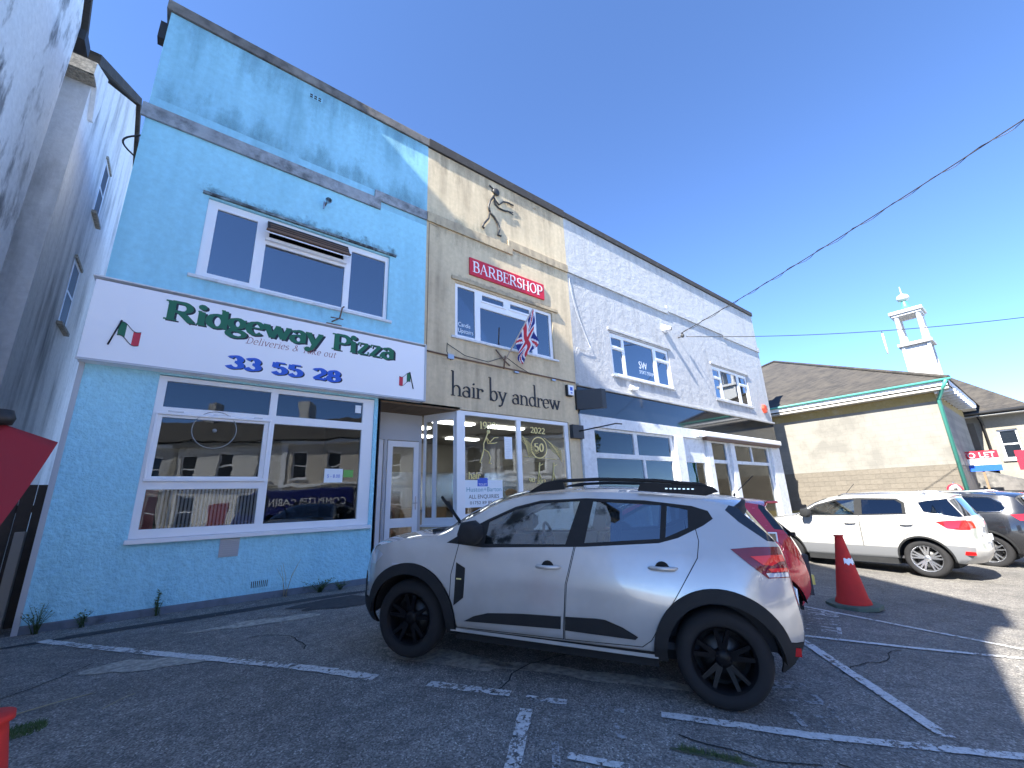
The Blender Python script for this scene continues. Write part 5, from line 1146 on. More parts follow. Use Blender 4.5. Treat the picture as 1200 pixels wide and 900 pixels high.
            me.polygons.foreach_set('use_smooth', [True]*len(fs)); me.update(); me.normals_split_custom_set_from_vertices([tuple(n) for n in ns])
            o = bpy.data.objects.new(nm, me); col.objects.link(o); o.parent = root
            made.setdefault(nm, []).append(o)
    # ---- top and end strips
    segidx = {}
    NU = 14; p_ = spec.get('crown', 2.6)
    us = [i/NU for i in range(-NU, NU+1)]
    def P(r, u):
        ex, ez, cx, cz = r; a = abs(u)**p_; return (cx+(ex-cx)*a, S(ex,ez)*u, cz+(ez-cz)*a)
    grid = [[P(r,u) for u in us] for r in rows]
    seg = {}
    for i in range(len(rows)-1):
        base = names[min(i//sub, len(names)-2)]
        for j in range(2*NU):
            um = abs((us[j]+us[j+1])/2); nm = base; mk = spec['segmat'].get(base, 'paint')
            if base in ('windscreen','rear_screen') and um > .90: nm, mk = 'roof_pillar', ('paint' if base == 'windscreen' or not spec.get('dark_pillar') else 'cladding')
            if base == 'tailgate' and um > spec.get('lampu',.72) and spec['lampz'][0] < (grid[i][j][2]+grid[i+1][j][2])/2 < spec['lampz'][1]: nm, mk = 'tail_light', 'lamp_red'
            if base == 'nose' and um > .62: nm, mk = 'headlight', 'lamp_clear'
            seg.setdefault((nm,mk), []).append((i,j))
    for (nm, mk), cells in seg.items():
        used = sorted({(i+a,j+b) for i,j in cells for a in (0,1) for b in (0,1)}); ix = {q:k for k,q in enumerate(used)}
        w = MB(); w.add([grid[i][j] for i,j in used], [(ix[(i,j)],ix[(i+1,j)],ix[(i+1,j+1)],ix[(i,j+1)]) for i,j in cells], 0, True)
        me = bpy.data.meshes.new(nm); me.from_pydata(w.v, [], w.f); me.materials.append(mats[mk]); me.polygons.foreach_set('use_smooth', [True]*len(w.f))
        bm = bmesh.new(); bm.from_mesh(me); bmesh.ops.recalc_face_normals(bm, faces=bm.faces); bm.to_mesh(me); bm.free()
        o = bpy.data.objects.new(nm, me); col.objects.link(o); o.parent = root; made.setdefault(nm, []).append(o)
    L = dict(local=True)
    # underside, arch liners, bulkheads
    w = MB(); w.box(-.38, wb+.5, -.55, .55, .19, .30); w.box(.45, wb-.45, -.80, .80, .20, .33); w.build('underbody', mats['cladding'], root, **L)
    for ax in (0, wb):
        w = MB()
        for s in (1,-1):
            n = 18; V2 = []
            for k in range(n+1):
                t = .06+(pi-.12)*k/n; V2 += [(ax+(spec['arch']+.01)*cos(t), s*(S(ax,.6)-.02), wr+(spec['arch']+.01)*sin(t)), (ax+(spec['arch']+.01)*cos(t), s*.52, wr+(spec['arch']+.01)*sin(t))]
            w.add(V2, [(2*k,2*k+1,2*k+3,2*k+2) for k in range(n)]); w.add([V2[2*k+1] for k in range(n+1)], [tuple(range(n+1))])
        w.build('arch_liner', mats['gap'], root, **L)
    # wheels
    ty = spec['tw']; rr = spec['rim']
    for ax in (0, wb):
        for s in (1,-1):
            yc = s*(S(ax,.5)-.035); q = MB(); T = wr
            prof = [(rr-.005,-ty/2+.02),(rr+.02,-ty/2+.004),(T-.045,-ty/2-.006),(T-.012,-ty/2+.02),(T,-ty/2+.05),(T,ty/2-.05),(T-.012,ty/2-.02),(T-.045,ty/2+.006),(rr+.02,ty/2-.004),(rr-.005,ty/2-.02)]
            wt = MB(); wt.lathe([(r,h) for r,h in prof], (ax, yc-s*ty/2, wr), 'y', 40)
            # tread grooves
            wheel = wt.build('wheel', mats['tyre'], root, **L)
            def wb_(mbx, nm, mk):
                o = mbx.build(nm, mats[mk], None); o.parent = wheel; return o
            yo = yc; yi = yc - s*.06
            q = MB(); q.lathe([(rr+.004, 0),(rr-.006,-s*.012),(rr-.018,-s*.03),(rr-.02,-s*.14)], (ax,yo-s*.004,wr), 'y', 36); wb_(q, 'rim_barrel', spec['rimmat'])
            q = MB(); n = spec['spokes']; 
            for k in range(n):
                a0 = 2*pi*k/n+pi/2+spec.get('ph',0)
                for da0, da1 in spec['spoke']:
                    aI, aO = a0+da0, a0+da1
                    def pt(a, r, w_, dy): 
                        tx = -sin(a); tz = cos(a)
                        return [(ax+cos(a)*r+tx*w_, yo-s*dy, wr+sin(a)*r+tz*w_), (ax+cos(a)*r-tx*w_, yo-s*dy, wr+sin(a)*r-tz*w_)]
                    A_ = pt(aI, .05, .020, .045); B_ = pt(aO, rr-.012, .013, .018); A2 = pt(aI,.05,.020,.075); B2 = pt(aO,rr-.012,.013,.05)
                    q.add(A_+B_+A2+B2, [(0,1,3,2),(4,6,7,5),(0,2,6,4),(1,5,7,3),(2,3,7,6)])
            wb_(q, 'spoke', spec['rimmat'])
            q = MB(); q.lathe([(0,-s*.03),(.035,-s*.032),(.06,-s*.045),(.065,-s*.08)], (ax,yo,wr), 'y', 20)
            for k in range(4): a = 2*pi*k/4+.4; q.lathe([(.0,-s*.036),(.009,-s*.038),(.009,-s*.05)], (ax+.048*cos(a),yo,wr+.048*sin(a)), 'y', 8)
            wb_(q, 'hub_cap', spec['rimmat'])
            q = MB(); q.lathe([(.04,-s*.10),(rr*.72,-s*.10),(rr*.72,-s*.12)], (ax,yo,wr), 'y', 28); wb_(q, 'brake_disc', 'brake')
            q = MB(); q.lathe([(0,-s*.15),(rr,-s*.15)], (ax,yo,wr), 'y', 28); wb_(q, 'wheel_back', 'gap')
    # mirrors, handles
    for s in (1,-1):
        mx, mz = spec['mirror']; yb = s*S(mx, mz); w = MB()
        prof = [(-.11,0),(-.10,.09),(-.02,.14),(.09,.12),(.12,.03),(.10,-.05),(-.06,-.06)]
        Vv = []; 
        for t_, sc in ((.02,.75),(.06,1),(.16,1.0),(.20,.86),(.215,.6)):
            Vv += [(mx+a*sc*.9, yb+s*(t_+.03), mz+.02+b*sc) for a,b in prof]
        n = len(prof); w.add(Vv, [(r*n+k,r*n+(k+1)%n,(r+1)*n+(k+1)%n,(r+1)*n+k) for r in range(4) for k in range(n)]+[tuple(range(n)),tuple(range(4*n,5*n))], 0, True)
        w.beam((mx+.02,yb-s*.02,mz+.0),(mx+.02,yb+s*.06,mz+.0),.05,.05)
        w.build('wing_mirror', mats[spec.get('mirmat','cladding')], root, **L)
        for hx, hz in spec['handles']:
            w = MB(); y0 = s*S(hx,hz); w.tube([(hx+.10,y0,hz-.004),(hx+.085,y0+s*.032,hz),(hx,y0+s*.042,hz),(hx-.085,y0+s*.036,hz+.004),(hx-.11,y0,hz+.004)], [.010,.015,.017,.016,.010], 8)
            w.build('door_handle', mats['paint'], root, **L)
            w = MB(); w.lathe([(0,s*.003),(.045,s*.003),(.055,-s*.002)], (hx,y0,hz-.005), 'y', 16); w.build('handle_recess', mats['gap' if spec.get('darkcup',1) else 'paint'], root, **L)
    # interior
    zf = .35
    for sx, nm in ((1.05,1),(.25,0)):
        for s in ((.36,-.36) if nm else (.36,-.36)):
            xs_ = sx*wb/2.6
            w = MB(); w.box(xs_-.05,xs_+.42,s-.24,s+.24,zf,zf+.28)
            w.add([(xs_-.02,s-.24,zf+.2),(xs_-.02,s+.24,zf+.2),(xs_-.16,s+.24,zf+.2),(xs_-.16,s-.24,zf+.2),(xs_-.20,s-.20,zb+.16),(xs_-.20,s+.20,zb+.16),(xs_-.28,s+.20,zb+.16),(xs_-.28,s-.20,zb+.16)], [(0,1,5,4),(1,2,6,5),(2,3,7,6),(3,0,4,7),(4,5,6,7),(0,3,2,1)])
            w.box(xs_-.29,xs_-.19,s-.12,s+.12,zb+.18,zb+.34)
            o = w.build('seat', mats['seat_cloth'], root, bevel=.04, **L)
    w = MB(); xd = spec['dash']; w.box(xd-.05,xd+.55,-hw+.16,hw-.16,.5,zb-.02); w.build('dashboard', mats['cladding'], root, bevel=.05, **L)
    w = MB(); sy = spec.get('steer',-.36); cxs = xd-.14; 
    ring = [(cxs+.05*sin(t)*1.0, sy+.18*cos(t), zb-.02+.17*sin(t)) for t in [2*pi*k/24 for k in range(25)]]
    w.tube(ring, .016, 8); w.tube([(cxs,sy,zb-.02),(xd+.05,sy,zb-.1)], .03, 8); w.beam((cxs,sy-.17,zb-.02),(cxs,sy+.17,zb-.02),.03,.05); w.build('steering_wheel', mats['cladding'], root, **L)
    w = MB(); w.box(.1,wb-.6,-hw+.18,hw-.18,.31,.36); w.box(-.5,.12,-hw+.25,hw-.25,.36,.80); w.build('cabin_floor', mats['seat_cloth'], root, **L)
    w = MB(); w.box(1.93*wb/2.6-.25,1.93*wb/2.6-.10,-.09,.09,spec['roofz']-.19,spec['roofz']-.12); w.build('rear_view_mirror', mats['cladding'], root, **L)
    if spec.get('extra'): spec['extra'](root, S, mats, L)
    return root

base_m = dict(gap=M['gap'], cladding=M['cladding'], tyre=M['tyre'], rim_black=M['rim_black'], rim_silver=M['rim_silver'], brake=M['brake'], lamp_red=M['lamp_red'], lamp_dark=M['lamp_dark'], lamp_clear=M['lamp_clear'], lamp_bright=mat('bright_red_lens', (.75,.03,.015), .1, coat=1), seat_cloth=M['seat_cloth'], glass=M['glass_car'], dark_glass=M['glass_dark'], gloss=M['black_gloss'])
# ---------------- silver hatchback
silver_keys = [(3.14,.24,3.30,.22,'front_bumper'),(3.27,.40,3.43,.40,'front_bumper'),(3.23,.66,3.42,.66,'nose'),(3.15,.82,3.38,.84,'bonnet'),(3.05,.91,3.26,.94,'bonnet'),
 (2.78,.985,2.88,1.035,'bonnet'),(2.38,1.045,2.50,1.10,'windscreen'),(2.10,1.205,2.22,1.275,'windscreen'),(1.80,1.36,1.90,1.43,'windscreen'),(1.48,1.445,1.56,1.505,'roof'),
 (1.0,1.48,1.0,1.54,'roof'),(.5,1.475,.5,1.535,'roof'),(.1,1.445,.08,1.51,'roof'),(-.2,1.39,-.34,1.46,'spoiler_edge'),(-.27,1.33,-.36,1.38,'rear_screen'),
 (-.46,1.14,-.52,1.14,'tailgate'),(-.50,1.03,-.58,1.04,'tailgate'),(-.53,.80,-.62,.80,'tailgate'),(-.57,.58,-.665,.58,'rear_bumper'),(-.56,.46,-.665,.45,'rear_bumper_lower'),(-.50,.36,-.65,.36,'rear_bumper_lower'),(-.40,.27,-.60,.27,'end')]
DLO = [(2.27,.995),(2.08,1.115),(1.91,1.21),(1.66,1.33),(1.42,1.395),(1.0,1.425),(.5,1.42),(.12,1.385),(0,1.35),(-.03,1.29),(.05,1.235),(.13,1.195),(.25,1.135),(.40,1.09),(1.0,1.03),(1.9,.975)]
def ring(cx, cz, r0, r1, a0, a1, n=28, sq=1.0):
    o = []
    for i in range(n+1): t = radians(a0+(a1-a0)*i/n); o.append((cx+r1*cos(t), cz+r1*sin(t)*sq))
    for i in range(n,-1,-1): t = radians(a0+(a1-a0)*i/n); o.append((cx+r0*cos(t), cz+r0*sin(t)))
    return o
def silver_extra(root, S, mats, L):
    for s in (1,-1):
        w = MB(); w.tube([(1.52,s*.615,1.475),(1.40,s*.61,1.545),(1.25,s*.60,1.575),(.9,s*.60,1.595),(.4,s*.60,1.590),(.03,s*.60,1.56),(-.04,s*.60,1.535)], [.013,.016,.016,.016,.016,.016,.012], 8)
        rl = w.build('roof_rail', mats['cladding'], root, **L)
        w = MB(); w.prism([(.55,1.50),(.52,1.575),(-.06,1.545),(-.10,1.505),(.0,1.47)], 'y', s*.575, s*.625); w.build('rail_foot', mats['cladding'], root, **L); w = MB(); w.prism([(1.56,1.46),(1.40,1.55),(1.22,1.57),(1.20,1.50)], 'y', s*.58, s*.625); w.build('rail_foot', mats['cladding'], root, **L)
        w = MB()
        for k in range(7): w.box(.30-k*.035,.318-k*.035,s*.6245,s*.629,1.518,1.528)
        w.build('rail_lettering', mats['lamp_clear'], root, **L)
    w = MB(); w.box(2.70,2.80,S(2.75,.79)-.005,S(2.75,.79)+.006,.775,.795); w.build('wing_badge', mats['lamp_clear'], root, **L)
    w = MB(); w.box(2.075,2.12,S(2.1,.72)+.009,S(2.1,.72)+.014,.705,.715); w.build('vent_badge', M['gold'], root, **L)
    w = MB(); w.tube([(2.46,.30,1.10),(2.40,.33,1.16),(2.53,.36,1.36)], [.008,.008,.006], 6); w.beam((2.38,.33,1.14),(2.60,.37,1.40),.014,.03); w.build('windscreen_wiper', mats['cladding'], root, **L)
    w = MB(); w.box(2.42,2.56,-.60,.60,1.055,1.085); w.build('scuttle_panel', mats['cladding'], root, **L)
    w = MB(); w.add([(2.45,.10,1.0),(2.45,.35,1.0)],[]) if False else w.box(-.668,-.655,-.26,.26,.62,.74); w.build('number_plate', M['paper'], root, **L)
    w = MB(); w.box(2.2,.50,-.0,.0,0,0) if False else w.box(.45,2.18,S(1.3,.3)-.02,S(1.3,.3)+.012,.275,.300); w.build('sill_trim', mats['paint'], root, **L)
    # fine lower red reflector in the rear bumper
    w = MB(); w.box(-.52,-.46,S(-.49,.41)-.05,S(-.49,.41)+.016,.375,.43); w.build('rear_reflector', mats['lamp_red'], root, **L)
sp = dict(hw=.915, belt=.98, tumble=.50, front=(2.72,.30,.56), rear=(-.05,.24,.52), wb=2.604, wr=.326, arch=.385, roofz=1.50, dash=1.72, keys=silver_keys,
 bottom=[(.42-.0,.25),(.6,.25),(2.15,.25)][:0]+[(-.30,.26),(.45,.26),(2.15,.245),(3.0,.24)],
 regions=[('front_door_glass',[(1.90,1.005),(1.89,1.19),(1.66,1.305),(1.42,1.37),(1.06,1.398),(1.16,1.04)],'glass',-.006),
  ('rear_door_glass',[(1.0,1.058),(.94,1.398),(.36,1.385),(.39,1.122)],'glass',-.006),('quarter_glass',[(.345,1.133),(.315,1.38),(.155,1.355),(.165,1.215)],'glass',-.006),
  ('window_surround',DLO,'cladding',-.002),
  ('door_vent',[(2.14,.84),(2.05,.80),(2.05,.56),(2.14,.49)],'cladding',.006),
  ('door_cladding',[(2.04,.372),(1.95,.42),(1.82,.458),(1.5,.485),(1.185,.497),(1.19,.405)],'cladding',.010),('door_cladding',[(1.15,.50),(.9,.512),(.83,.51),(.7,.47),(.59,.415),(.61,.395),(1.15,.40)],'cladding',.010),
  ('wheel_arch_trim',circ(0,.326,.478,56),'cladding',.022),('wheel_arch_trim',circ(2.604,.326,.478,56),'cladding',.022),
  ('bumper_lower_trim',[(2.95,.2),(3.5,.2),(3.5,.46),(3.2,.44),(3.0,.46),(2.9,.4)],'cladding',.012),('bumper_lower_trim',[(-.2,.2),(-.9,.2),(-.9,.44),(-.5,.46),(-.3,.50)],'cladding',.012),
  ('sill_cladding',[(2.3,.2),(2.3,.297),(.3,.325),(.3,.2)],'cladding',.006),
  ('headlight',[(3.4,.885),(3.0,.885),(2.93,.855),(3.02,.76),(3.4,.73)],'lamp_clear',.003),
  ('tail_light_bar',[(-.25,1.035),(-.42,1.045),(-.9,1.05),(-.9,1.01),(-.46,1.0),(-.40,.975),(-.33,.98)],'lamp_bright',.010),
  ('tail_light_bar',[(-.36,.955),(-.9,.96),(-.9,.935),(-.38,.932)],'lamp_bright',.010),
  ('tail_light_clear',[(-.34,.925),(-.9,.925),(-.9,.895),(-.36,.897)],'lamp_clear',.008),
  ('tail_light',[(-.12,1.078),(-.30,1.098),(-.9,1.10),(-.9,.89),(-.35,.890),(-.24,.975)],'lamp_dark',.006),
  ('bumper_intake',[(3.5,.68),(3.20,.66),(3.16,.56),(3.18,.44),(3.5,.42)],'cladding',.004),
  ('screen_edge_trim',[(-.17,1.405),(-.13,1.36),(-.22,1.27),(-.40,1.14),(-.60,1.12),(-.5,1.42),(-.3,1.45)],'gloss',.001)],
 doors=[('front_door',[(2.13,1.10),(2.185,.74),(2.185,.40),(2.12,.305),(1.168,.325),(1.145,.74),(1.075,1.05),(1.075,1.2)]),('rear_door',[(1.07,1.2),(1.07,1.05),(1.14,.74),(1.163,.325),(.56,.345),(.49,.40),(.42,.52),(.27,.76),(.12,1.0),(.095,1.12),(.11,1.22),(.3,1.25)])],
 segmat={'windscreen':'glass','rear_screen':'dark_glass','spoiler_edge':'cladding','front_bumper':'cladding','rear_bumper_lower':'cladding'}, lampz=(.90,1.09), lampu=.72,
 mats=dict(base_m, paint=paint('silver_paint',(.44,.43,.41),.3,.24)), rimmat='rim_black', spokes=5, spoke=[(-.10,-.22),(.10,.22)], rim=.215, tw=.205, mirror=(1.98,1.05), handles=[(1.30,.862),(.385,.915)], extra=silver_extra)
car(sp, 4.14, 2.375, gz(3.9,2.2)-.005, 2.160, .060, 1.035, 'silver hatchback with black wheel arches and roof rails parked in front of the barber shop', 'parked cars')
# ---------------- red hatchback
red_keys = [(2.75,.25,2.9,.25,'front_bumper'),(2.9,.5,3.0,.5,'front_bumper'),(2.8,.72,2.95,.75,'bonnet'),(2.5,.90,2.6,.93,'bonnet'),(2.05,1.0,2.15,1.05,'windscreen'),(1.7,1.25,1.78,1.3,'windscreen'),(1.3,1.42,1.4,1.47,'roof'),
 (.8,1.455,.8,1.51,'roof'),(.3,1.43,.3,1.49,'roof'),(-.02,1.39,-.05,1.455,'roof'),(-.12,1.36,-.24,1.425,'spoiler_edge'),(-.14,1.30,-.20,1.345,'rear_screen'),(-.30,1.02,-.40,1.03,'tailgate'),(-.38,.88,-.48,.88,'tailgate'),(-.44,.70,-.55,.70,'tailgate'),(-.48,.55,-.58,.54,'rear_bumper'),(-.46,.40,-.58,.38,'rear_bumper'),(-.34,.25,-.50,.25,'end')]
def red_extra(root, S, mats, L):
    w = MB(); w.tube([(.10,0,1.49),(.12,0,1.51)], .02, 8); w.tube([(.12,0,1.50),(-.16,0,1.76)], .006, 6); w.build('aerial', mats['cladding'], root, **L)
    w = MB(); w.box(-.30,-.17,-.50,.50,1.395,1.425); w.build('spoiler', mats['paint'], root, bevel=.01, **L)
    w = MB(); w.beam((-.41,.35,1.03),(-.33,.05,1.16),.02,.03); w.lathe([(0,1.0),(.04,1.0),(.04,1.04)], (-.43,.36,0), n=10); w.build('rear_wiper', mats['cladding'], root, **L)
    w = MB(); w.box(-.62,-.58,-.25,.25,.42,.53); w.build('number_plate', mat('rear_plate', (.6,.5,.1), .5), root, **L)
    w = MB(); x0 = .0; w.box(-.17,.0,S(-.1,1.0)-.03,S(-.1,1.0)+.006,.955,1.065); pl = w.build('pale_edged_panel', M['paper'], root, **L)
    w = MB(); w.box(-.155,-.015,S(-.1,1.0),S(-.1,1.0)+.009,.968,1.052); w.build('black_panel', mats['gloss'], root, **L)
    w = MB(); w.tube([(-.44,-.40,.84),(-.50,-.0,.83),(-.44,.40,.84)], .018, 8); w.build('chrome_strip', M['chrome'], root, **L)
rs = dict(hw=.84, belt=.98, tumble=.50, front=(2.3,.30,.56), rear=(-.02,.24,.46), wb=2.37, wr=.29, arch=.345, roofz=1.45, dash=1.5, keys=red_keys, bottom=[(-.20,.24),(.45,.24),(2.0,.24),(2.6,.24)],
 regions=[('front_door_glass',[(1.75,1.03),(1.6,1.2),(1.3,1.36),(1.0,1.39),(1.0,1.04)],'glass',-.006),('rear_door_glass',[(.94,1.05),(.94,1.38),(.5,1.37),(.35,1.33),(.25,1.2),(.27,1.08)],'dark_glass',-.006),
  ('window_surround',[(1.85,1.0),(1.65,1.22),(1.32,1.395),(.95,1.415),(.45,1.395),(.27,1.35),(.14,1.20),(.15,1.08),(.3,1.04)],'cladding',-.002),
  ('tail_light',[(-.12,1.04),(-.6,1.06),(-.7,.70),(-.44,.70),(-.34,.80),(-.22,.90)],'lamp_red',.008),('headlight',[(3.1,.8),(2.6,.84),(2.7,.68),(3.1,.66)],'lamp_clear',.003),
  ('screen_edge_trim',[(-.06,1.40),(-.05,1.34),(-.16,1.10),(-.5,1.05),(-.4,1.4)],'gloss',.001)],
 doors=[('front_door',[(1.83,1.1),(1.85,.7),(1.8,.3),(.98,.3),(.97,1.2)]),('rear_door',[(.96,1.2),(.96,.3),(.50,.32),(.40,.5),(.22,.75),(.10,1.0),(.12,1.3),(.4,1.3)])],
 segmat={'windscreen':'glass','rear_screen':'glass'}, lampz=(.72,1.02), lampu=.70,
 mats=dict(base_m, paint=paint('red_paint',(.50,.02,.035),.2,.25)), rimmat='rim_silver', spokes=7, spoke=[(0,0)], rim=.18, tw=.165, mirror=(1.6,1.02), handles=[(1.15,.9),(.32,.98)], extra=red_extra, dark_pillar=True)
car(rs, 6.47, 2.93, gz(6.4,2.8), 2.160, .03, 1.03, 'red small hatchback with roof aerial parked beyond the silver car', 'parked cars')
# ---------------- white compact 4x4
wk = [(3.05,.28,3.2,.28,'front_bumper'),(3.18,.5,3.3,.5,'front_bumper'),(3.12,.80,3.28,.82,'bonnet'),(2.95,1.0,3.1,1.03,'bonnet'),(2.5,1.08,2.6,1.14,'bonnet'),(2.2,1.13,2.32,1.19,'windscreen'),(1.9,1.33,2.0,1.39,'windscreen'),(1.55,1.49,1.62,1.54,'roof'),
 (1.0,1.57,1.0,1.625,'roof'),(.4,1.57,.4,1.625,'roof'),(-.1,1.54,-.1,1.60,'roof'),(-.46,1.48,-.52,1.54,'spoiler_edge'),(-.50,1.42,-.54,1.46,'rear_screen'),(-.65,1.13,-.70,1.13,'tailgate'),(-.70,.95,-.77,.95,'tailgate'),(-.69,.75,-.76,.75,'tailgate'),(-.70,.62,-.80,.62,'rear_bumper'),(-.66,.44,-.79,.42,'rear_bumper'),(-.50,.28,-.70,.28,'end')]
def white_extra(root, S, mats, L):
    w = MB(); w.tube([(1.35,0,1.60),(1.15,0,1.82)], .006, 6); w.build('aerial', mats['cladding'], root, **L)
    for s in (1,-1):
        w = MB(); w.tube([(1.3,s*.60,1.56),(1.2,s*.60,1.60),(-.1,s*.60,1.60),(-.2,s*.6,1.56)], .014, 6); w.build('roof_rail', M['steel'], root, **L)
    w = MB(); w.lathe([(.10,.0),(.105,.004)], (-.12,S(-.12,.84)-.0,.84), 'y', 24); w.lathe([(.104,.001),(.108,.001)], (-.12,S(-.12,.84)+.002,.84), 'y', 24, ); w.build('fuel_flap', mats['paint'], root, **L)
    w = MB(); w.box(-.70,-.50,S(-.55,.47)-.04,S(-.55,.47)+.006,.45,.51); w.build('rear_reflector', mats['lamp_red'], root, **L)
    w = MB(); w.box(-.81,-.78,-.26,.26,.66,.77); w.build('number_plate', M['paper'], root, **L)
ws_ = dict(hw=.875, belt=1.12, tumble=.44, front=(2.6,.30,.58), rear=(-.2,.22,.52), wb=2.52, wr=.345, arch=.395, roofz=1.58, dash=1.7, zmax=.72, crease=.8, keys=wk, bottom=[(-.38,.30),(.45,.32),(2.05,.30),(2.9,.28)],
 regions=[('front_door_glass',[(2.0,1.17),(1.75,1.34),(1.34,1.46),(1.02,1.475),(1.02,1.165)],'glass',-.006),('rear_door_glass',[(.88,1.17),(.88,1.475),(.3,1.455),(.2,1.38),(.2,1.19)],'dark_glass',-.006),
  ('window_surround',[(2.17,1.13),(1.77,1.38),(1.34,1.495),(.92,1.51),(.27,1.485),(.15,1.40),(.14,1.17),(1,1.14)],'cladding',-.002),
  ('quarter_glass',[(-.06,1.40),(-.20,1.43),(-.8,1.5),(-.8,1.14),(-.60,1.12),(-.13,1.22)],'dark_glass',-.002),
  ('tail_light',[(-.28,1.04),(-.45,1.06),(-.9,1.07),(-.9,.90),(-.60,.89),(-.42,.92)],'lamp_red',.010),
  ('wheel_arch_trim',circ(0,.345,.425,40),'cladding',.012),('wheel_arch_trim',circ(2.52,.345,.425,40),'cladding',.012),
  ('sill_cladding',[(2.2,.2),(2.2,.54),(.38,.53),(.3,.2)],'grey_clad',.010),('bumper_cladding',[(-.3,.2),(-.3,.62),(-.9,.55),(-.9,.2)],'grey_clad',.010),('headlight',[(3.4,.98),(2.8,1.0),(2.9,.84),(3.4,.8)],'lamp_clear',.003)],
 doors=[('front_door',[(2.04,1.2),(2.06,.8),(2.02,.35),(.96,.37),(.95,1.2)]),('rear_door',[(.945,1.2),(.955,.37),(.42,.40),(.38,.53),(.2,.76),(-.02,1.0),(.0,1.2),(.1,1.35),(.5,1.3)])],
 segmat={'windscreen':'glass','rear_screen':'dark_glass'}, lampz=(.92,1.05), lampu=.72,
 mats=dict(base_m, paint=paint('white_car_paint',(.35,.345,.325),0,.3), grey_clad=mat('grey_cladding',(.14,.145,.15),.6)), rimmat='rim_silver', spokes=5, spoke=[(-.12,-.30),(.12,.30),(0,0)], rim=.235, tw=.205, mirror=(1.92,1.15), handles=[(1.12,.99),(.17,.98)], extra=white_extra, darkcup=0)
car(ws_, 12.98, 1.98, gz(13,2.2)+.03, 1.493, 0, 1.03, 'white compact off-roader with grey lower cladding parked across the yard', 'parked cars')
# ---------------- black large 4x4
bk = [(3.5,.30,3.7,.30,'front_bumper'),(3.62,.6,3.8,.6,'front_bumper'),(3.5,.95,3.75,.98,'bonnet'),(3.1,1.12,3.2,1.17,'bonnet'),(2.55,1.2,2.7,1.25,'windscreen'),(2.1,1.45,2.2,1.52,'windscreen'),(1.7,1.62,1.78,1.69,'roof'),
 (1.0,1.69,1.0,1.76,'roof'),(.3,1.67,.3,1.74,'roof'),(-.3,1.61,-.3,1.69,'roof'),(-.62,1.55,-.72,1.63,'spoiler_edge'),(-.64,1.50,-.72,1.55,'rear_screen'),(-.80,1.22,-.88,1.22,'tailgate'),(-.84,1.05,-.93,1.05,'tailgate'),(-.84,.8,-.93,.8,'tailgate'),(-.84,.65,-.96,.65,'rear_bumper'),(-.80,.45,-.94,.44,'rear_bumper'),(-.62,.30,-.85,.30,'end')]
def black_extra(root, S, mats, L):
    for s in (1,-1):
        w = MB(); w.tube([(1.7,s*.66,1.66),(1.5,s*.66,1.71),(-.1,s*.66,1.71),(-.35,s*.66,1.64)], .018, 6); w.build('roof_rail', M['steel'], root, **L)
    for L_ in ([(.35,1.24),(-.36,1.24),(-.46,1.30),(-.42,1.42),(-.25,1.565),(.30,1.60)],):
        w = MB(); w.tube([(a,S(a,b)+.004,b) for a,b in L_], .010, 6); w.build('chrome_window_trim', M['chrome'], root, **L)
    w = MB(); w.box(-.965,-.94,-.26,.26,.85,.96); w.build('number_plate', M['paper'], root, **L)
bs = dict(hw=.96, belt=1.2, tumble=.42, front=(2.95,.32,.68), rear=(-.25,.22,.62), wb=2.93, wr=.375, arch=.43, roofz=1.70, dash=2.0, zmax=.8, crease=.9, keys=bk, bottom=[(-.45,.32),(.5,.32),(2.4,.32),(3.3,.3)],
 regions=[('front_door_glass',[(2.3,1.24),(2.0,1.44),(1.6,1.565),(1.28,1.595),(1.28,1.24)],'dark_glass',-.006),('rear_door_glass',[(1.2,1.24),(1.2,1.595),(.45,1.59),(.35,1.24)],'dark_glass',-.006),
  ('quarter_glass',[(.28,1.25),(.36,1.58),(-.22,1.545),(-.40,1.42),(-.44,1.31),(-.34,1.25)],'dark_glass',-.006),
  ('window_surround',[(2.45,1.2),(2.05,1.47),(1.65,1.60),(1.2,1.63),(.4,1.62),(-.25,1.575),(-.44,1.43),(-.48,1.3),(-.36,1.22)],'gloss',-.002),
  ('tail_light',[(-.50,1.18),(-1.0,1.2),(-1.0,1.03),(-.62,1.05)],'lamp_red',.010),
  ('wheel_arch_trim',circ(0,.375,.475,40),'cladding',.012),('wheel_arch_trim',circ(2.93,.375,.475,40),'cladding',.012),('sill_cladding',[(2.6,.2),(2.6,.42),(.3,.42),(.3,.2)],'cladding',.010),('headlight',[(3.9,1.0),(3.2,1.05),(3.3,.88),(3.9,.85)],'lamp_clear',.003)],
 doors=[('front_door',[(2.35,1.3),(2.38,.8),(2.3,.42),(1.23,.42),(1.22,1.3)]),('rear_door',[(1.215,1.3),(1.225,.42),(.52,.44),(.46,.6),(.25,.85),(.15,1.1),(.2,1.3),(.4,1.5)])],
 segmat={'windscreen':'glass','rear_screen':'dark_glass'}, lampz=(1.02,1.2), lampu=.6,
 mats=dict(base_m, paint=paint('black_car_paint',(.012,.013,.016),.2,.22)), rimmat='rim_silver', spokes=5, spoke=[(-.10,-.20),(.10,.20)], rim=.255, tw=.255, mirror=(2.2,1.22), handles=[(1.4,1.03),(.42,1.05)], extra=black_extra, darkcup=0)
car(bs, 16.55, 1.39, gz(16.5,1.4)+.0, 1.493, 0, 1.03, 'large dark grey off-roader parked behind the white one at the right edge', 'parked cars')

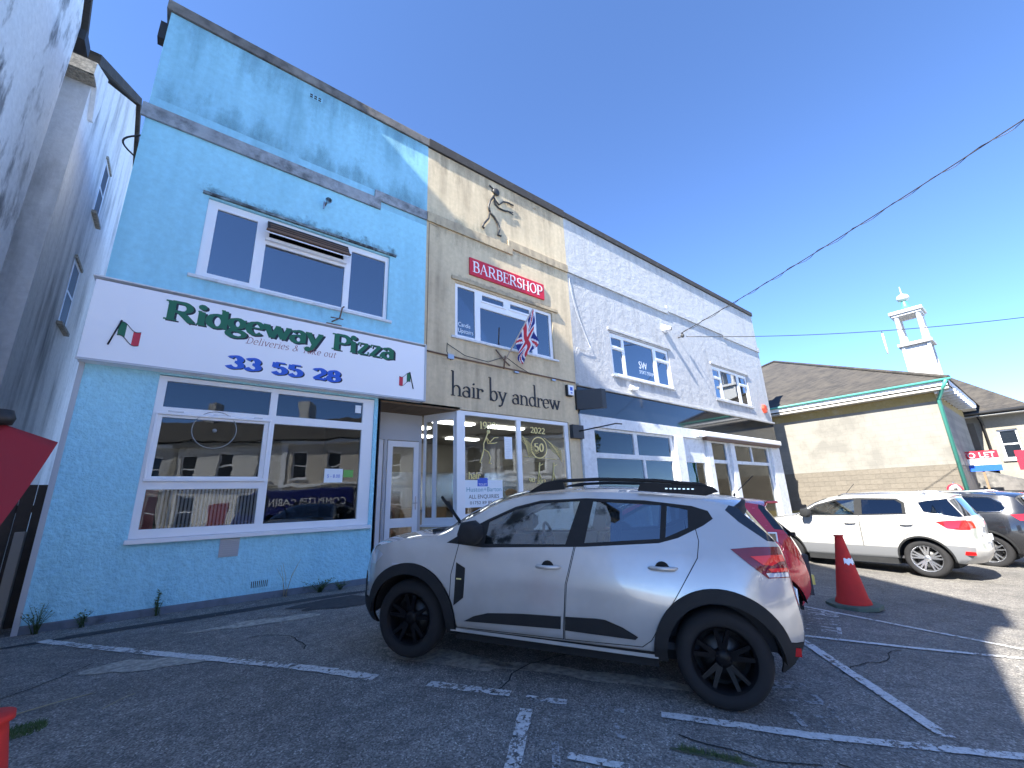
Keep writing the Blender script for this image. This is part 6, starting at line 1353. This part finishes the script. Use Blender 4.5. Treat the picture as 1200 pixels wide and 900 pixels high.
# ---------------- cones
def cone(x, y, h, label, stripe=True, tilt=0):
    g = gz(x,y); e = empty('traffic_cone', (x,y,g), label=label, cat='traffic cone', group='traffic cones')
    m = render_mat('cone_red_%d' % int(x*10), (.50,.025,.02), (.25,.03,.02), .5, 30, .1, .002, (1,1,1), dirt_scale=4)
    w = MB(); n = 8; R = .31*h; base = [(x+R*1.12*cos(pi/8+2*pi*k/n), y+R*1.12*sin(pi/8+2*pi*k/n)) for k in range(n)]
    w.prism(base, 'z', g, g+.055); w.build('base', render_mat('cone_base_%d' % int(x*10), (.10,.13,.10), (.03,.05,.045), .8, 30, .4, .003, (1,1,1), dirt_scale=5), e, bevel=.008)
    w = MB(); w.lathe([(R*.72,g+.056),(R*.68,g+.10),(R*.62,g+.13),(.055,g+h-.05),(.05,g+h-.02),(.062,g+h-.018),(.06,g+h),(0,g+h)], (x,y,0), n=32); w.build('cone_body', m, e)
    if stripe:
        zz = g+h*.63; w = MB(); f = lambda z_: (R*.62)+(.055-R*.62)*(z_-g-.13)/(h-.18)+.003
        n = 20; V = []
        for k in range(n+1):
            t = -2.9+3.0*k/n; j = .018*sin(k*1.7)
            for zq in (zz-.03+j, zz+.045+j*.5-(.04 if k > 15 else 0)): V.append((x+f(zq)*cos(t), y+f(zq)*sin(t), zq))
        w.add(V, [(2*k,2*k+2,2*k+3,2*k+1) for k in range(n)], 0, True); w.build('reflective_band', M['paper'], e)
cone(7.98, 2.27, .98, 'tall faded red traffic cone with torn white band on the yard beside the red car')
cone(-.33, 2.0, 1.0, 'red traffic cone cut off at the lower left corner of the view', False)
# ---------------- weeds
random.seed(11)
def weed(x, y, h, n, spread, label, m=None, leaves=True):
    g = gz(x,y); e = empty('weed', (x,y,g), label=label, cat='weed', group='weeds along the blue wall')
    st = MB(); lf = MB()
    for k in range(n):
        a = random.uniform(0,2*pi); d = random.uniform(.2,1)*spread; hh = h*random.uniform(.5,1)
        p0 = Vector((x+random.uniform(-.03,.03), y+random.uniform(-.02,.02), g)); p1 = p0+Vector((cos(a)*d*.4, -abs(sin(a))*d*.3, hh*.6)); p2 = p0+Vector((cos(a)*d, -abs(sin(a))*d*.5, hh))
        st.tube([p0,p1,p2], [.004,.003,.002], 5)
        if leaves:
            for q in range(7):
                t = .25+.75*q/6; c = p0.lerp(p1, t*2) if t < .5 else p1.lerp(p2, t*2-1); b = random.uniform(0,2*pi); L = .045*random.uniform(.6,1.3)
                d1 = Vector((cos(b)*L, sin(b)*L, random.uniform(-.01,.03))); d2 = d1.cross(Vector((0,0,1))).normalized()*L*.28
                lf.add([c, c+d1*.5+d2, c+d1, c+d1*.5-d2], [(0,1,2,3)])
    st.build('stem', m or M['leaf'], e)
    if leaves: lf.build('leaf_cluster', M['leaf'], e)
weed(-1.15, 8.50, .36, 16, .16, 'bushy green weed at the left corner of the blue shop wall')
weed(-.72, 8.48, .20, 12, .16, 'low green weed at the blue wall foot, second from the left corner')
weed(.05, 8.50, .36, 10, .10, 'upright green weed against the blue wall below the left pane of the big window')
weed(1.72, 8.48, .62, 5, .22, 'tall bare dry weed beside the small air vent of the blue wall', M['straw'], False)
weed(2.25, 8.45, .22, 26, .34, 'spreading weed clump at the blue wall foot near the silver car')
weed(2.6, 8.42, .16, 16, .24, 'small weed clump at the right end of the blue wall')
def tuft(x, y, r, n, label):
    w = MB()
    for k in range(n):
        a = random.uniform(0,2*pi); d = r*sqrt(random.random()); px, py = x+d*cos(a), y+d*sin(a); g = gz(px,py); b = random.uniform(0,2*pi); hh = random.uniform(.01,.045)
        w.add([(px-.003,py,g),(px+.003,py,g),(px+cos(b)*.02,py+sin(b)*.02,g+hh)], [(0,1,2)])
    o = w.build('grass_tuft', M['leaf']); tag(o, label, 'grass', kind='stuff')
tuft(-.60, 4.85, .12, 420, 'short grass growing in the tarmac beside the lower left cone')
for k in range(6): tuft(2.73+k*.028, 1.84-k*.052, .03, 60, 'thin grass line growing in a tarmac crack near the camera, patch %s' % ['a','b','c','d','e','f','g','h'][k])
w = MB(); w.tube([(-.72,5.2,.02),(-.5,5.25,.03),(-.30,5.35,.012)], .004, 5); w.tube([(-.2,4.9,.01),(-.1,5.0,.02),(-.02,5.1,.01)], .003, 5); o = w.build('dry_stalk', M['straw']); tag(o, 'dry straw coloured stalks lying on the tarmac at the lower left', 'stalk')
# litter specks
random.seed(5)
w = MB()
for k in range(60):
    px, py = random.uniform(-1.5,4), random.uniform(2,8); g = gz(px,py)+.004; s = random.uniform(.006,.018); a = random.uniform(0,pi)
    w.add([(px+s*cos(a+q*pi/2)*random.uniform(.5,1),py+s*sin(a+q*pi/2)*random.uniform(.5,1),g+random.uniform(0,.006)) for q in range(4)]+[(px,py,g+.008)], [(0,1,4),(1,2,4),(2,3,4),(3,0,4)])
o = w.build('loose_chippings', M['patch']); tag(o, 'pale stone chippings scattered over the tarmac', 'chippings', kind='stuff')
